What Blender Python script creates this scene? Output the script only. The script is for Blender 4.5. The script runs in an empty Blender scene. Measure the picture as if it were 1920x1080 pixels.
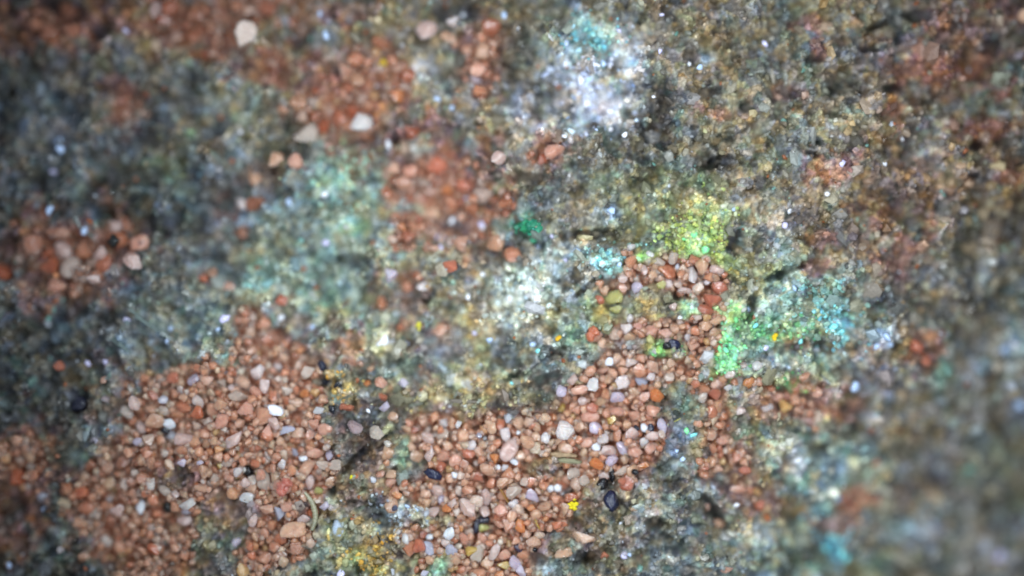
import bpy, bmesh, math, random
import numpy as np
from mathutils import Vector, Matrix

random.seed(11)
rng = np.random.default_rng(7)
scene = bpy.context.scene
COLL = scene.collection

# ------------------------------------------------------------------ camera, light, exposure
DCAM = 4.0
U = 1000.0                                   # photo pixels (1920 wide) per unit
cam_d = bpy.data.cameras.new('camera')
cam = bpy.data.objects.new('camera', cam_d); COLL.objects.link(cam)
cam.location = (0, 0, DCAM)
cam_d.sensor_width = 36.0
cam_d.lens = 36.0 * DCAM / 1.92
cam_d.clip_start = 0.01
cam_d.clip_end = 100
cam_d.dof.use_dof = True
cam_d.dof.focus_distance = DCAM - 0.012
cam_d.dof.aperture_fstop = 0.098
cam_d.dof.aperture_blades = 0
scene.camera = cam

world = bpy.data.worlds.new("World"); scene.world = world
world.use_nodes = True
bg = world.node_tree.nodes['Background']
bg.inputs['Color'].default_value = (0.74, 0.84, 1.0, 1)
bg.inputs['Strength'].default_value = 0.46

RING_C = (0.12, -0.04)                       # the pool of light
def lamp(ang, power, rad=0.80, z=1.6, col=(0.83, 0.92, 1.0)):
    ld = bpy.data.lights.new('ring_lamp', 'SPOT')
    ld.energy = power
    ld.color = col
    ld.shadow_soft_size = 0.07
    ld.spot_size = math.radians(80)
    ld.spot_blend = 1.0
    o = bpy.data.objects.new('ring_lamp', ld); COLL.objects.link(o)
    a = math.radians(ang)
    o.location = (RING_C[0] + rad*math.cos(a), RING_C[1] + rad*math.sin(a), z)
    d = Vector((RING_C[0], RING_C[1], 0)) - o.location
    o.rotation_euler = d.to_track_quat('-Z', 'Y').to_euler()
POWER = 28.5
for k, wgt in enumerate((1.0, 1.2, 1.45, 1.25, 1.0, 0.6, 0.65, 0.8)):
    lamp(k*45 + 10, POWER*wgt)

scene.view_settings.view_transform = 'Standard'
scene.view_settings.look = 'None'
scene.view_settings.exposure = 0.0
scene.view_settings.gamma = 1.0
scene.view_settings.use_curve_mapping = False
scene.render.engine = 'CYCLES'
scene.cycles.use_denoising = True
scene.cycles.max_bounces = 12
scene.cycles.transmission_bounces = 10
scene.cycles.filter_width = 1.9
scene.cycles.sample_clamp_indirect = 4.0

# ------------------------------------------------------------------ helpers: colour, noise
def lin(c):
    c = np.asarray(c, dtype=float) / 255.0
    return np.where(c <= 0.04045, c/12.92, ((c+0.055)/1.055)**2.4)

class VNoise:
    """smooth value noise on a wrapped lattice"""
    def __init__(self, seed, n=256):
        self.t = np.random.default_rng(seed).random((n, n)); self.n = n
    def __call__(self, x, y):
        xi = np.floor(x).astype(int); yi = np.floor(y).astype(int)
        fx = x-xi; fy = y-yi
        fx = fx*fx*fx*(fx*(fx*6-15)+10); fy = fy*fy*fy*(fy*(fy*6-15)+10)
        n = self.n; t = self.t
        a = t[yi % n, xi % n]; b = t[yi % n, (xi+1) % n]
        c = t[(yi+1) % n, xi % n]; d = t[(yi+1) % n, (xi+1) % n]
        return (a*(1-fx)+b*fx)*(1-fy)+(c*(1-fx)+d*fx)*fy
def fbm(seed, x, y, wl, octs=4, gain=0.55):
    """-1..1 noise, wl = wavelength in photo pixels"""
    s = 0; amp = 1; tot = 0; ca, sa = math.cos(0.6), math.sin(0.6)
    for o in range(octs):
        s = s + amp*(VNoise(seed*31+o)(x/wl+17.3*o, y/wl-9.1*o)*2-1); tot += amp
        amp *= gain; wl *= 0.5
        x, y = ca*x-sa*y, sa*x+ca*y
    return s/tot*1.6
def cells(seed, x, y, wl):
    """distance to the nearest jittered point (0..~1) and a random value of that cell"""
    r = np.random.default_rng(seed); n = 256
    jx = r.random((n, n)); jy = r.random((n, n)); v = r.random((n, n))
    X = x/wl; Y = y/wl; xi = np.floor(X).astype(int); yi = np.floor(Y).astype(int)
    best = np.full(np.shape(X), 9.0); val = np.zeros(np.shape(X))
    for dy in (-1, 0, 1):
        for dx in (-1, 0, 1):
            cx = xi+dx; cy = yi+dy; a = cy % n; b = cx % n
            d = (cx+jx[a, b]-X)**2 + (cy+jy[a, b]-Y)**2
            m = d < best; best = np.where(m, d, best); val = np.where(m, v[a, b], val)
    return np.sqrt(best), val
def grid_at(G, x, y):
    """smooth lookup in a 16 x 9 table of cells 120 px wide"""
    G = np.asarray(G, dtype=float)
    gx = np.clip((x-60)/120, 0, 14.999); gy = np.clip((y-60)/120, 0, 7.999)
    xi = gx.astype(int); yi = gy.astype(int); fx = gx-xi; fy = gy-yi
    fx = fx*fx*(3-2*fx); fy = fy*fy*(3-2*fy)
    if G.ndim == 3: fx = fx[..., None]; fy = fy[..., None]
    return (G[yi, xi]*(1-fx)+G[yi, xi+1]*fx)*(1-fy)+(G[yi+1, xi]*(1-fx)+G[yi+1, xi+1]*fx)*fy

# ------------------------------------------------------------------ relief of the rock (hundredths of a unit)
ZG = np.array([
 [-7,-7,-6,-6,-6,-5,-5,-4,-3,-3,-2,-2,-2,-3,-4,-5],
 [-7,-6,-6,-6,-5,-5,-5,-4,-4,-3,-1,-1,-1,-2,-4,-5],
 [-6,-6,-6,-5,-5,-5,-5,-4,-2,-1, 0, 0, 0,-1,-3,-5],
 [-5,-5,-5,-5,-5,-5,-4,-4,-2, 0, 0, 0, 0,-2,-5,-7],
 [-5,-4,-4,-5,-5,-4,-4,-4,-2,-1, 0, 0, 0,-2,-6,-9],
 [-4,-4,-3,-2,-3,-3,-3,-3,-1, 0, 0, 0,-1,-4,-8,-11],
 [-4,-3,-1, 0, 0, 0,-1, 0, 0, 0, 0,-1,-3,-7,-10,-13],
 [-4,-3,-1, 0, 0, 0, 0, 0, 0, 0, 0,-2,-6,-10,-13,-15],
 [-5,-4,-2,-1, 0, 0, 0, 0, 0, 0,-1,-3,-8,-12,-15,-17]], dtype=float)*0.0122
ZG[2:6, 13:] *= .8; ZG[6:, 12:] *= .88
def zbase(px, py):
    return grid_at(ZG, np.asarray(px, float), np.asarray(py, float))
def world_xy(px, py):
    px = np.asarray(px, float); py = np.asarray(py, float)
    k = 1 - zbase(px, py)/DCAM
    return (px-960)/U*k, (540-py)/U*k

# ------------------------------------------------------------------ where the sand lies (pockets in the rock)
SAND_POLY = [
 [(205,730),(270,700),(330,700),(400,690),(450,690),(450,650),(420,600),(450,560),(500,590),(520,630),(575,660),(600,700),(612,760),(630,800),(622,870),(588,925),
  (570,1000),(540,1060),(430,1080),(440,1040),(470,990),(440,930),(390,930),(372,960),(350,1010),(330,1090),(225,1090),(220,1020),(150,1000),(112,960),(130,895),(210,850),(232,790)],
 [(665,865),(700,845),(770,815),(800,780),(860,785),(900,770),(940,775),(985,785),(1035,760),(1060,715),(1095,685),(1150,668),(1230,690),(1246,740),(1242,850),(1200,885),(1130,880),(1105,925),
  (1060,930),(1045,975),(1015,1040),(995,1090),(840,1090),(845,1050),(790,1045),(745,1010),(790,990),(812,960),(800,925),(735,930),(672,905)],
 [(1118,560),(1150,515),(1195,480),(1240,478),(1300,488),(1362,505),(1370,560),(1310,570),(1270,560),(1220,540),(1150,565)],
 [(1095,630),(1180,600),(1260,595),(1330,600),(1345,660),(1380,695),(1500,730),(1580,745),(1520,780),(1420,775),(1360,790),(1330,830),(1300,800),(1290,730),(1240,685),(1150,680),(1090,690)],
 [(630,715),(690,695),(745,705),(755,740),(690,755),(640,745)],
 [(0,480),(60,430),(120,415),(170,420),(205,460),(212,520),(205,570),(185,560),(150,545),(110,560),(95,540),(100,510),(30,500),(0,510)],
 [(200,425),(245,400),(280,450),(275,480),(235,490),(205,470)],
 [(700,300),(745,285),(800,270),(850,290),(890,335),(930,370),(950,400),(925,430),(900,450),(850,470),(840,430),(815,420),(800,450),(795,490),(760,500),(725,470),(718,430),(755,395),(770,370),(752,345),(715,330)],
 [(270,0),(330,-20),(560,-20),(540,30),(440,70),(380,90),(300,80)],
 [(640,85),(700,90),(755,130),(745,170),(680,190),(650,130)],
 [(655,200),(740,190),(760,230),(720,260),(690,265),(650,240)],
 [(600,180),(640,180),(650,250),(620,240)],
 [(1330,500),(1375,520),(1370,560),(1320,600),(1290,580)],
]
# (x, y, rx, ry, angle): small pockets and lone clusters
SAND_ELL = [(520,125,90,16,8),(90,40,60,20,0),(235,200,24,34,0),(240,95,18,12,0),(900,110,24,54,0),(1025,277,26,18,0),(730,12,20,10,0),
 (442,388,20,30,0),(425,535,14,10,0),(382,525,12,9,0),(760,570,24,52,0),(800,600,25,16,0),(655,690,20,9,0),(935,500,18,12,0),
 (1725,660,22,24,0),(1500,590,22,12,20),(1400,880,24,20,0),(1425,950,16,16,0),(1340,880,18,14,0),
 (1600,940,26,9,-20),(40,860,50,40,0),(250,1070,60,30,0),(560,215,14,24,0),(545,305,22,14,0),(700,330,36,12,0),(1090,940,14,22,0),(1355,830,24,24,0),(690,860,28,18,0),
 (590,30,30,14,0),(1340,545,26,34,0),(1290,635,50,20,0)]
# rust stains in the rock itself, without loose sand: x, y, rx, ry, angle, strength
STAINS = [(210,40,210,46,0,.6),(650,150,130,60,20,.5),(820,340,120,110,0,.55),(1780,120,130,90,0,.35),(1700,330,120,80,0,.3),(1650,470,100,60,0,.25),(100,470,130,80,0,.4),(560,640,80,60,0,.45),(330,880,200,150,0,.4),(930,900,260,140,0,.35),(90,40,90,40,0,.8),(30,90,40,26,0,.7),(60,950,50,40,0,.6),(20,1010,40,46,0,.6),(40,880,70,60,0,.7),(590,30,60,34,0,.5),(660,20,50,20,0,.5),(520,125,110,30,8,.7),(600,210,40,60,0,.5),(230,200,40,50,0,.6),
 (1690,460,40,36,0,.8),(1725,660,34,34,0,.8),(1530,505,24,14,0,.8),(1570,760,44,26,0,.6),(1580,970,30,36,0,.6),(1750,110,34,50,0,.8),(1740,35,26,20,0,.7),(1835,150,50,36,0,.8),(1845,240,34,20,0,.8),(1900,240,34,18,0,.8),(1720,130,44,26,0,.8),
 (1560,320,44,30,0,.8),(1530,90,28,14,30,.85),(1515,45,24,18,0,.8),(1345,210,36,20,0,.6),(1890,320,34,24,0,.7),(1545,450,24,14,0,.8),(1890,20,50,26,0,.7),(1480,170,24,14,0,.6),(1680,205,16,38,0,.7),(1400,900,50,60,0,.5),(1340,840,40,40,0,.5),
 (1460,760,90,24,6,.5),(1600,940,40,18,-20,.7),(1540,740,40,22,0,.6),(820,330,110,90,0,.45),(700,190,80,110,0,.45),(900,110,36,66,0,.5),(130,480,110,80,0,.5),(1030,277,34,26,0,.5),(480,330,40,30,0,.4),(760,560,40,80,0,.4),(660,650,30,30,0,.6),
 (1640,650,16,14,0,.5),(1460,880,14,18,0,.5),(1520,980,30,16,0,.5),(1500,640,20,12,0,.5),(1660,410,30,20,0,.4),(1860,60,40,30,0,.4),(1600,40,16,12,0,.5)]
def sd_warp(px, py):
    wx = px + 14*fbm(3, px, py, 60, 3) + 5*fbm(4, px, py, 16, 2)
    wy = py + 14*fbm(5, px, py, 60, 3) + 5*fbm(6, px, py, 16, 2)
    return wx, wy
def poly_mask(poly, x, y):
    m = np.zeros(np.shape(x), bool); n = len(poly)
    for i in range(n):
        x0, y0 = poly[i]; x1, y1 = poly[(i+1) % n]
        if y0 == y1: continue
        c = ((y0 > y) != (y1 > y)) & (x < (x1-x0)*(y-y0)/(y1-y0)+x0)
        m ^= c
    return m
# bare rock showing through the sand: x, y, rx, ry
BARE = ((1246,654,42,20),(1355,680,22,34),(1266,750,26,34),(1275,840,34,50),(1200,575,50,26),(330,892,44,26),(1020,872,30,22),(850,748,120,36),(662,800,60,84),(690,880,30,24),(1215,572,84,30),(1395,600,36,80),(1330,700,20,26),(1300,770,22,30),(1235,655,60,22),(640,740,30,24),(760,880,40,22),(430,960,56,46),(335,895,50,30),(1160,640,30,10),(1440,640,70,30),(695,955,70,40),(660,800,50,44),(1400,745,30,14),(1460,790,50,16))
def sand_cut(wx, wy):
    m = np.zeros(np.shape(wx), bool)
    for (x, y, rx, ry) in BARE: m |= ((wx-x)/rx)**2+((wy-y)/ry)**2 < 1
    return m
def sand_mask(px, py):
    wx, wy = sd_warp(px, py)
    m = np.zeros(np.shape(px), bool)
    for p in SAND_POLY: m |= poly_mask(p, wx, wy)
    for (x, y, rx, ry, a) in SAND_ELL:
        c, s = math.cos(math.radians(a)), math.sin(math.radians(a))
        dx = wx-x; dy = wy-y
        m |= ((c*dx+s*dy)/rx)**2+((-s*dx+c*dy)/ry)**2 < 1
    return m & ~sand_cut(wx, wy)

# ------------------------------------------------------------------ mineral colours of the rock
PAL = dict(g=(104,108,92), o=(118,106,78), b=(96,104,106), n=(122,102,72), t=(122,148,134), w=(152,156,146), d=(68,72,68), k=(142,134,92))
CG = np.array([[lin(PAL[c]) for c in row] for row in (
 "dnnnogooggoognnn", "bbbgoooowwnognng", "bbdbgtggodnoooon", "dddbtttgggkknnon", "bbbgttgowgkktoog",
 "ddbttgtkwtkttoob", "dbggogkkogdoboob", "dbggbooooogggtong"[:16], "ddoookktogbgtgbb")])
# mineral patches: x, y, rx, ry, angle, colour, strength, edge noise
PATCH = [
 (1840,800,180,300,0,(128,116,88),.5),(1650,980,200,120,0,(120,116,92),.4),
 (1130,150,110,90,20,(176,186,210),.5),(1250,395,110,80,0,(140,158,92),.55),(1700,180,240,180,0,(124,108,80),.45),(1700,420,200,140,0,(120,100,72),.45),(1420,200,140,130,0,(122,108,80),.4),(850,740,130,40,0,(146,136,92),.5),
 # turquoise and pale green crusts
 (625,335,45,45,0,(140,180,165),.8),(650,370,60,45,0,(128,150,122),.7),(695,395,35,25,0,(134,136,96),.7),(655,422,32,20,0,(80,150,128),.9),(490,390,38,42,0,(140,170,180),.8),(520,440,40,30,0,(130,150,140),.7),
 (490,525,28,24,0,(110,190,180),.9),(540,480,60,40,0,(128,148,124),.6),(358,250,16,12,0,(80,165,135),.9),(312,312,46,26,0,(90,120,88),.8),(620,570,60,30,10,(108,150,120),.7),(700,600,50,40,0,(140,146,110),.6),
 (720,640,28,18,0,(244,244,228),.98),(720,650,60,30,0,(165,160,105),.7),(820,640,44,34,0,(118,116,124),.9),(780,690,70,24,10,(110,118,108),.6),(470,660,70,30,0,(104,122,104),.7),
 (1110,65,36,30,0,(118,186,190),.75),(1135,85,50,30,30,(150,190,180),.6),(1065,105,24,26,0,(165,195,215),.9),(1180,112,46,50,0,(165,175,185),.85),(1100,170,66,50,30,(168,176,198),.75),(1090,180,34,36,0,(206,212,236),.85),(1140,205,34,26,20,(205,205,220),.9),
 (1010,180,40,50,0,(150,150,150),.6),(985,215,26,26,0,(116,110,116),.8),(1012,235,14,18,0,(185,185,205),.9),(1150,150,28,20,0,(160,148,112),.8),(785,135,24,26,0,(160,168,176),.7),(815,170,34,28,0,(140,160,165),.7),(855,262,34,20,20,(115,150,128),.7),
 (770,290,44,9,-32,(190,200,210),.9),(1285,260,40,60,0,(70,92,92),.6),(1230,215,40,60,20,(52,62,66),.8),
 (965,570,64,60,40,(196,206,190),.9),(985,540,36,34,0,(220,232,222),.9),(1015,500,36,24,-30,(165,195,200),.8),(950,610,60,30,0,(178,176,158),.7),(925,580,26,20,0,(190,190,200),.6),(1140,490,40,22,0,(150,205,200),.9),(1075,470,50,24,0,(130,150,150),.7),
 (1105,400,46,34,0,(126,126,112),.6),(1145,398,16,20,0,(170,195,220),.9),(1070,402,34,30,0,(138,124,100),.8),(1190,380,70,60,0,(120,128,92),.6),(1195,486,30,12,-25,(120,215,85),.95),
 (1290,400,60,60,0,(134,146,84),.85),(1310,440,50,46,0,(150,170,84),.85),(1305,462,34,26,0,(145,225,125),.95),(1350,485,40,12,35,(180,205,70),.95),(1300,345,30,22,0,(126,156,100),.8),(1240,430,50,40,0,(130,142,86),.7),(1250,365,26,30,0,(110,130,95),.6),
 (1420,520,60,26,-15,(128,128,64),.8),(1380,430,16,34,20,(48,50,50),.9),(1460,415,44,34,0,(140,134,132),.8),(1440,375,50,40,0,(118,118,112),.7),(1500,300,40,30,0,(114,112,108),.6),
 (1430,565,26,30,0,(130,160,148),.85),(1560,535,50,24,20,(118,160,142),.8),(1570,615,26,18,0,(125,210,220),.95),(1575,570,34,26,0,(120,180,170),.8),(1650,637,26,22,0,(180,205,240),.95),(1500,565,40,26,0,(150,165,165),.7),(1470,612,90,24,8,(100,160,108),.8),(1560,570,90,60,10,(122,164,156),.6),(1350,690,26,34,0,(112,180,108),.8),(1480,850,90,60,0,(118,150,128),.5),(1600,880,60,60,0,(104,146,150),.5),(1420,625,44,20,15,(90,150,105),.85),
 (1350,640,26,34,0,(125,225,140),.95),(1365,595,26,22,0,(110,190,95),.9),(1360,680,20,16,0,(120,200,110),.9),(1245,650,34,22,0,(100,150,80),.9),(1240,665,18,12,0,(110,205,120),.9),(1110,575,22,20,0,(120,175,140),.9),(1150,590,44,26,0,(150,148,74),.85),(1230,580,60,22,0,(140,130,72),.75),(1060,600,40,40,0,(112,128,92),.7),
 (1090,630,44,26,0,(104,140,106),.75),(1290,578,22,16,0,(110,195,120),.9),(1020,690,60,20,-10,(108,122,120),.8),(1040,730,60,20,-20,(112,120,86),.7),(1470,690,34,40,0,(120,128,124),.8),(1480,720,30,26,0,(110,170,100),.85),(1460,760,40,16,20,(124,116,122),.7),(1530,680,34,18,0,(104,150,112),.7),
 (1620,700,50,50,0,(136,132,142),.7),(1760,700,26,36,0,(96,160,132),.8),(1830,700,30,20,0,(110,140,175),.6),(1900,660,34,50,0,(175,195,205),.85),(1895,770,30,40,0,(150,160,175),.7),(1745,520,50,30,15,(130,140,150),.7),(1640,545,40,34,0,(124,118,94),.7),(1860,500,30,24,0,(150,148,140),.6),
 (1720,580,90,50,20,(92,94,92),.6),(1830,560,60,40,0,(84,82,80),.6),
 # lower rock outcrops
 (700,770,60,26,0,(92,92,92),.85),(680,800,50,26,0,(86,84,88),.85),(850,745,100,26,-6,(140,132,88),.7),(790,755,34,30,0,(160,140,72),.8),(880,762,60,10,-5,(128,120,112),.8),(650,725,20,26,0,(190,150,58),.9),(770,860,26,26,0,(120,175,130),.8),(760,890,40,20,0,(132,142,110),.7),
 (750,960,50,26,15,(168,182,186),.9),(700,950,46,36,0,(58,66,76),.85),(640,890,30,40,30,(74,92,90),.8),(660,870,40,20,0,(70,86,88),.7),(720,1030,70,22,-15,(184,144,52),.9),(690,1055,60,28,0,(150,166,84),.85),(780,1050,40,26,0,(150,118,62),.8),(820,1065,34,24,0,(104,190,130),.9),(690,990,50,26,0,(120,146,134),.7),
 (640,1000,40,40,0,(118,128,84),.6),(580,1040,44,26,0,(128,150,150),.7),(600,1060,30,24,0,(120,130,84),.7),(410,960,50,50,0,(122,116,74),.85),(425,955,26,26,0,(160,116,50),.7),(385,985,30,20,0,(120,142,130),.7),(330,890,50,40,0,(70,60,60),.85),(345,900,26,20,0,(62,62,72),.8),(320,1000,40,30,0,(84,100,84),.7),(470,1040,50,30,0,(92,110,92),.7),
 (1270,745,22,30,0,(100,122,86),.85),(1265,830,30,34,0,(94,102,114),.85),(1275,815,30,22,0,(122,140,165),.7),(1300,880,50,26,0,(128,138,140),.75),(1200,930,60,40,0,(122,128,112),.7),(1240,960,46,36,0,(140,142,138),.7),(1265,990,46,36,0,(90,96,100),.7),(1190,920,30,26,0,(140,148,128),.7),(1130,985,40,34,0,(104,108,92),.6),(1045,985,18,18,0,(96,128,140),.8),
 (1090,870,30,14,0,(140,126,60),.8),(1025,850,26,24,0,(160,142,54),.85),(1010,880,30,26,0,(140,132,82),.6),(1110,1010,60,30,0,(112,112,92),.6),(1090,1040,34,20,0,(46,38,34),.85),(1200,1040,60,30,0,(108,116,104),.6),(1050,1060,50,20,0,(100,122,110),.6),
 (1400,830,40,34,0,(106,140,90),.8),(1460,840,30,40,0,(170,166,124),.8),(1495,860,14,30,0,(190,195,205),.8),(1440,880,24,20,0,(120,175,140),.8),(1560,890,30,26,0,(110,150,170),.85),(1545,960,46,40,20,(100,148,160),.85),(1560,1028,18,10,0,(120,225,240),.8),(1590,1045,22,8,0,(110,205,230),.7),(1480,960,34,22,0,(190,140,60),.85),
 (1500,990,40,34,0,(140,130,86),.6),(1410,1010,40,34,0,(150,158,150),.7),(1480,1050,50,30,0,(80,88,56),.8),(1540,780,16,30,0,(170,190,80),.6),(1640,800,40,26,0,(120,120,124),.6),(1635,785,18,10,0,(180,190,210),.7),(1690,1000,36,28,0,(150,165,158),.7),(1740,990,34,40,0,(140,146,158),.7),(1780,930,50,40,0,(140,132,124),.6),(1700,930,26,26,0,(150,110,72),.6),
 (1850,850,60,60,0,(108,126,100),.6),(1870,1020,60,50,0,(150,156,160),.7),(1640,1060,40,30,0,(100,140,118),.7),(1760,860,40,40,0,(116,112,118),.6),
 # left side
 (290,600,60,22,28,(140,160,150),.7),(235,640,34,16,35,(150,170,170),.8),(150,590,60,40,0,(84,102,116),.8),(60,520,40,14,0,(84,110,96),.7),(165,425,16,34,35,(150,160,185),.7),(380,430,30,26,0,(140,140,145),.7),(390,520,50,40,0,(96,112,108),.7),(330,560,40,30,0,(120,138,132),.6),(310,680,50,30,0,(100,112,86),.6),(350,660,40,20,0,(130,136,104),.5),
 (200,800,40,30,0,(86,120,132),.8),(160,860,40,26,0,(86,120,100),.8),(100,790,40,30,0,(84,104,112),.6),(40,740,70,50,0,(44,58,56),.7),(150,755,26,24,0,(34,38,58),.85),(250,470,40,60,0,(52,60,58),.7),(300,400,70,40,0,(56,64,62),.7),(240,350,60,40,0,(62,74,74),.7),(110,270,30,50,30,(120,124,140),.6),(130,120,40,40,0,(96,110,130),.6),(115,12,40,20,0,(26,30,38),.9),(20,230,26,60,0,(40,46,52),.7),
 (200,55,50,30,0,(110,100,90),.5),(260,45,16,20,0,(140,136,150),.5),(380,120,40,30,0,(124,126,112),.6),(350,150,24,26,0,(60,62,58),.7),(450,170,60,40,0,(122,126,104),.6),(470,240,50,40,0,(128,122,88),.6),(410,270,20,26,0,(80,70,52),.8),(250,150,50,40,0,(76,84,74),.5),(600,100,40,30,0,(120,132,124),.6),(560,70,40,30,0,(90,104,92),.6),(620,30,34,20,0,(140,140,150),.6),
 # upper right
 (1385,115,44,26,0,(84,62,36),.85),(1340,60,60,40,0,(124,110,78),.6),(1310,110,24,12,0,(120,136,160),.7),(1640,60,80,44,0,(112,114,102),.7),(1670,110,40,16,0,(128,136,134),.6),(1420,275,52,46,0,(138,128,92),.75),(1360,215,44,16,0,(150,112,66),.7),(1355,300,30,14,0,(40,32,22),.9),(1705,260,14,46,8,(46,50,50),.9),(1670,205,12,30,0,(170,105,40),.8),(1760,240,40,30,0,(124,130,128),.6),
 (1515,125,14,7,0,(100,200,200),.8),(1290,20,60,30,0,(118,100,70),.6),(1590,220,40,30,0,(120,126,118),.5),(1500,230,50,40,0,(126,124,108),.5),(1480,130,50,40,0,(116,112,100),.5),(1620,400,80,50,0,(110,94,66),.7),(1720,380,60,50,0,(112,92,62),.7),(1560,400,50,40,0,(108,104,92),.5),(1830,430,80,50,0,(98,86,62),.7),(1850,100,60,50,0,(98,80,58),.6),
 (1040,140,40,50,0,(112,104,78),.6),(950,80,60,40,0,(112,104,78),.6),(900,200,50,30,0,(122,112,92),.6),(940,140,30,30,0,(120,112,82),.6),(1060,280,40,20,0,(116,100,76),.6),(860,20,70,30,0,(76,76,72),.7),(1020,350,50,30,0,(70,74,66),.7),
 (985,420,34,24,0,(14,110,82),.98),
]
# dark fissures and pits: x, y, rx, ry, angle, depth, with shade painted into their colour
PITS = [(25,175,9,12,0,.03),(115,10,34,16,0,.03),(190,402,22,14,0,.03),(985,332,26,16,10,.03),(1210,300,14,10,0,.02),(1125,100,22,16,0,.012),(1110,236,26,14,10,.012),(1090,440,60,10,-5,.02),(1010,460,18,10,0,.02),(665,490,36,16,10,.02),(800,563,9,8,0,.03),(1460,515,52,9,-22,.035),(1385,450,16,26,20,.02),
 (1410,575,9,34,10,.03),(1535,650,10,16,0,.02),(1280,612,44,9,12,.03),(1328,588,9,9,0,.03),(1268,555,8,8,0,.025),(1350,300,30,9,-25,.03),(1362,255,18,9,0,.02),(1705,275,12,42,8,.02),(1830,275,14,11,0,.04),(1826,330,10,8,0,.03),(1525,112,16,8,0,.02),(1530,262,18,8,30,.025),(1520,290,12,7,20,.02),(1590,190,16,8,0,.02),(1645,50,34,6,-18,.02),(1685,70,8,16,20,.02),(1640,92,22,6,-10,.02),(1290,105,12,12,0,.02),(1560,170,9,7,0,.02),(1670,165,22,6,0,.02),
 (150,750,26,22,0,.02),(190,790,14,18,0,.02),(80,870,14,20,0,.02),(20,960,24,26,0,.02),(600,720,16,16,0,.02),(620,715,24,10,0,.02),(700,955,40,12,10,.02),(715,975,44,14,10,.02),(660,870,34,8,-45,.03),(622,920,9,16,0,.03),(312,953,12,12,0,.035),(335,895,30,22,0,.02),(1340,960,36,12,60,.03),(1355,910,22,10,30,.02),(1230,985,26,16,20,.02),(1250,1020,40,16,15,.02),(1090,1050,28,18,0,.03),(1010,1050,14,12,0,.03),(1060,925,30,14,0,.02),
 (1510,745,20,10,10,.03),(1470,740,20,8,-20,.02),(1545,990,14,40,20,.03),(1600,1060,10,40,0,.02),(1610,820,30,14,10,.03),(1680,890,14,16,40,.03),(1870,800,12,30,-30,.035),(1855,950,22,18,20,.035),(1725,1015,14,12,0,.03),(1780,770,50,18,0,.03),(1560,510,20,6,0,.02),(1680,540,9,30,0,.02),(1880,540,16,40,10,.03),(1640,590,10,24,20,.02),(1100,540,40,8,-35,.02),(1050,660,20,8,-30,.02),(1000,720,50,9,-20,.02),(970,705,40,7,-15,.015),(930,330,14,10,0,.02),(690,260,16,10,-30,.02),(740,260,10,14,0,.02),(450,850,20,10,0,.015),
 (1250,180,26,34,20,.015),(1225,250,30,24,0,.015),(870,25,60,16,0,.015),(790,70,16,20,0,.015),(355,150,24,18,30,.02),(190,60,22,18,0,.02),(250,330,60,20,0,.01),(300,420,50,20,0,.01),(1395,200,10,12,0,.02),(1330,155,8,10,0,.02),(1720,30,30,14,0,.02),(1870,70,26,14,0,.02),(1880,200,12,10,0,.02),(590,385,10,8,0,.02),(465,440,16,20,0,.015),(410,480,18,12,0,.02),(1130,760,12,8,0,.02),(900,1010,12,20,20,.02),(1140,900,20,24,0,.02)]

def ell(px, py, x, y, rx, ry, a, warp, seed):
    c, s = math.cos(math.radians(a)), math.sin(math.radians(a))
    dx = px-x; dy = py-y
    u = (c*dx+s*dy)/rx; v = (-s*dx+c*dy)/ry
    return np.sqrt(u*u+v*v) + warp
def smooth(e0, e1, v):
    t = np.clip((v-e0)/(e1-e0), 0, 1); return t*t*(3-2*t)

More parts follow.
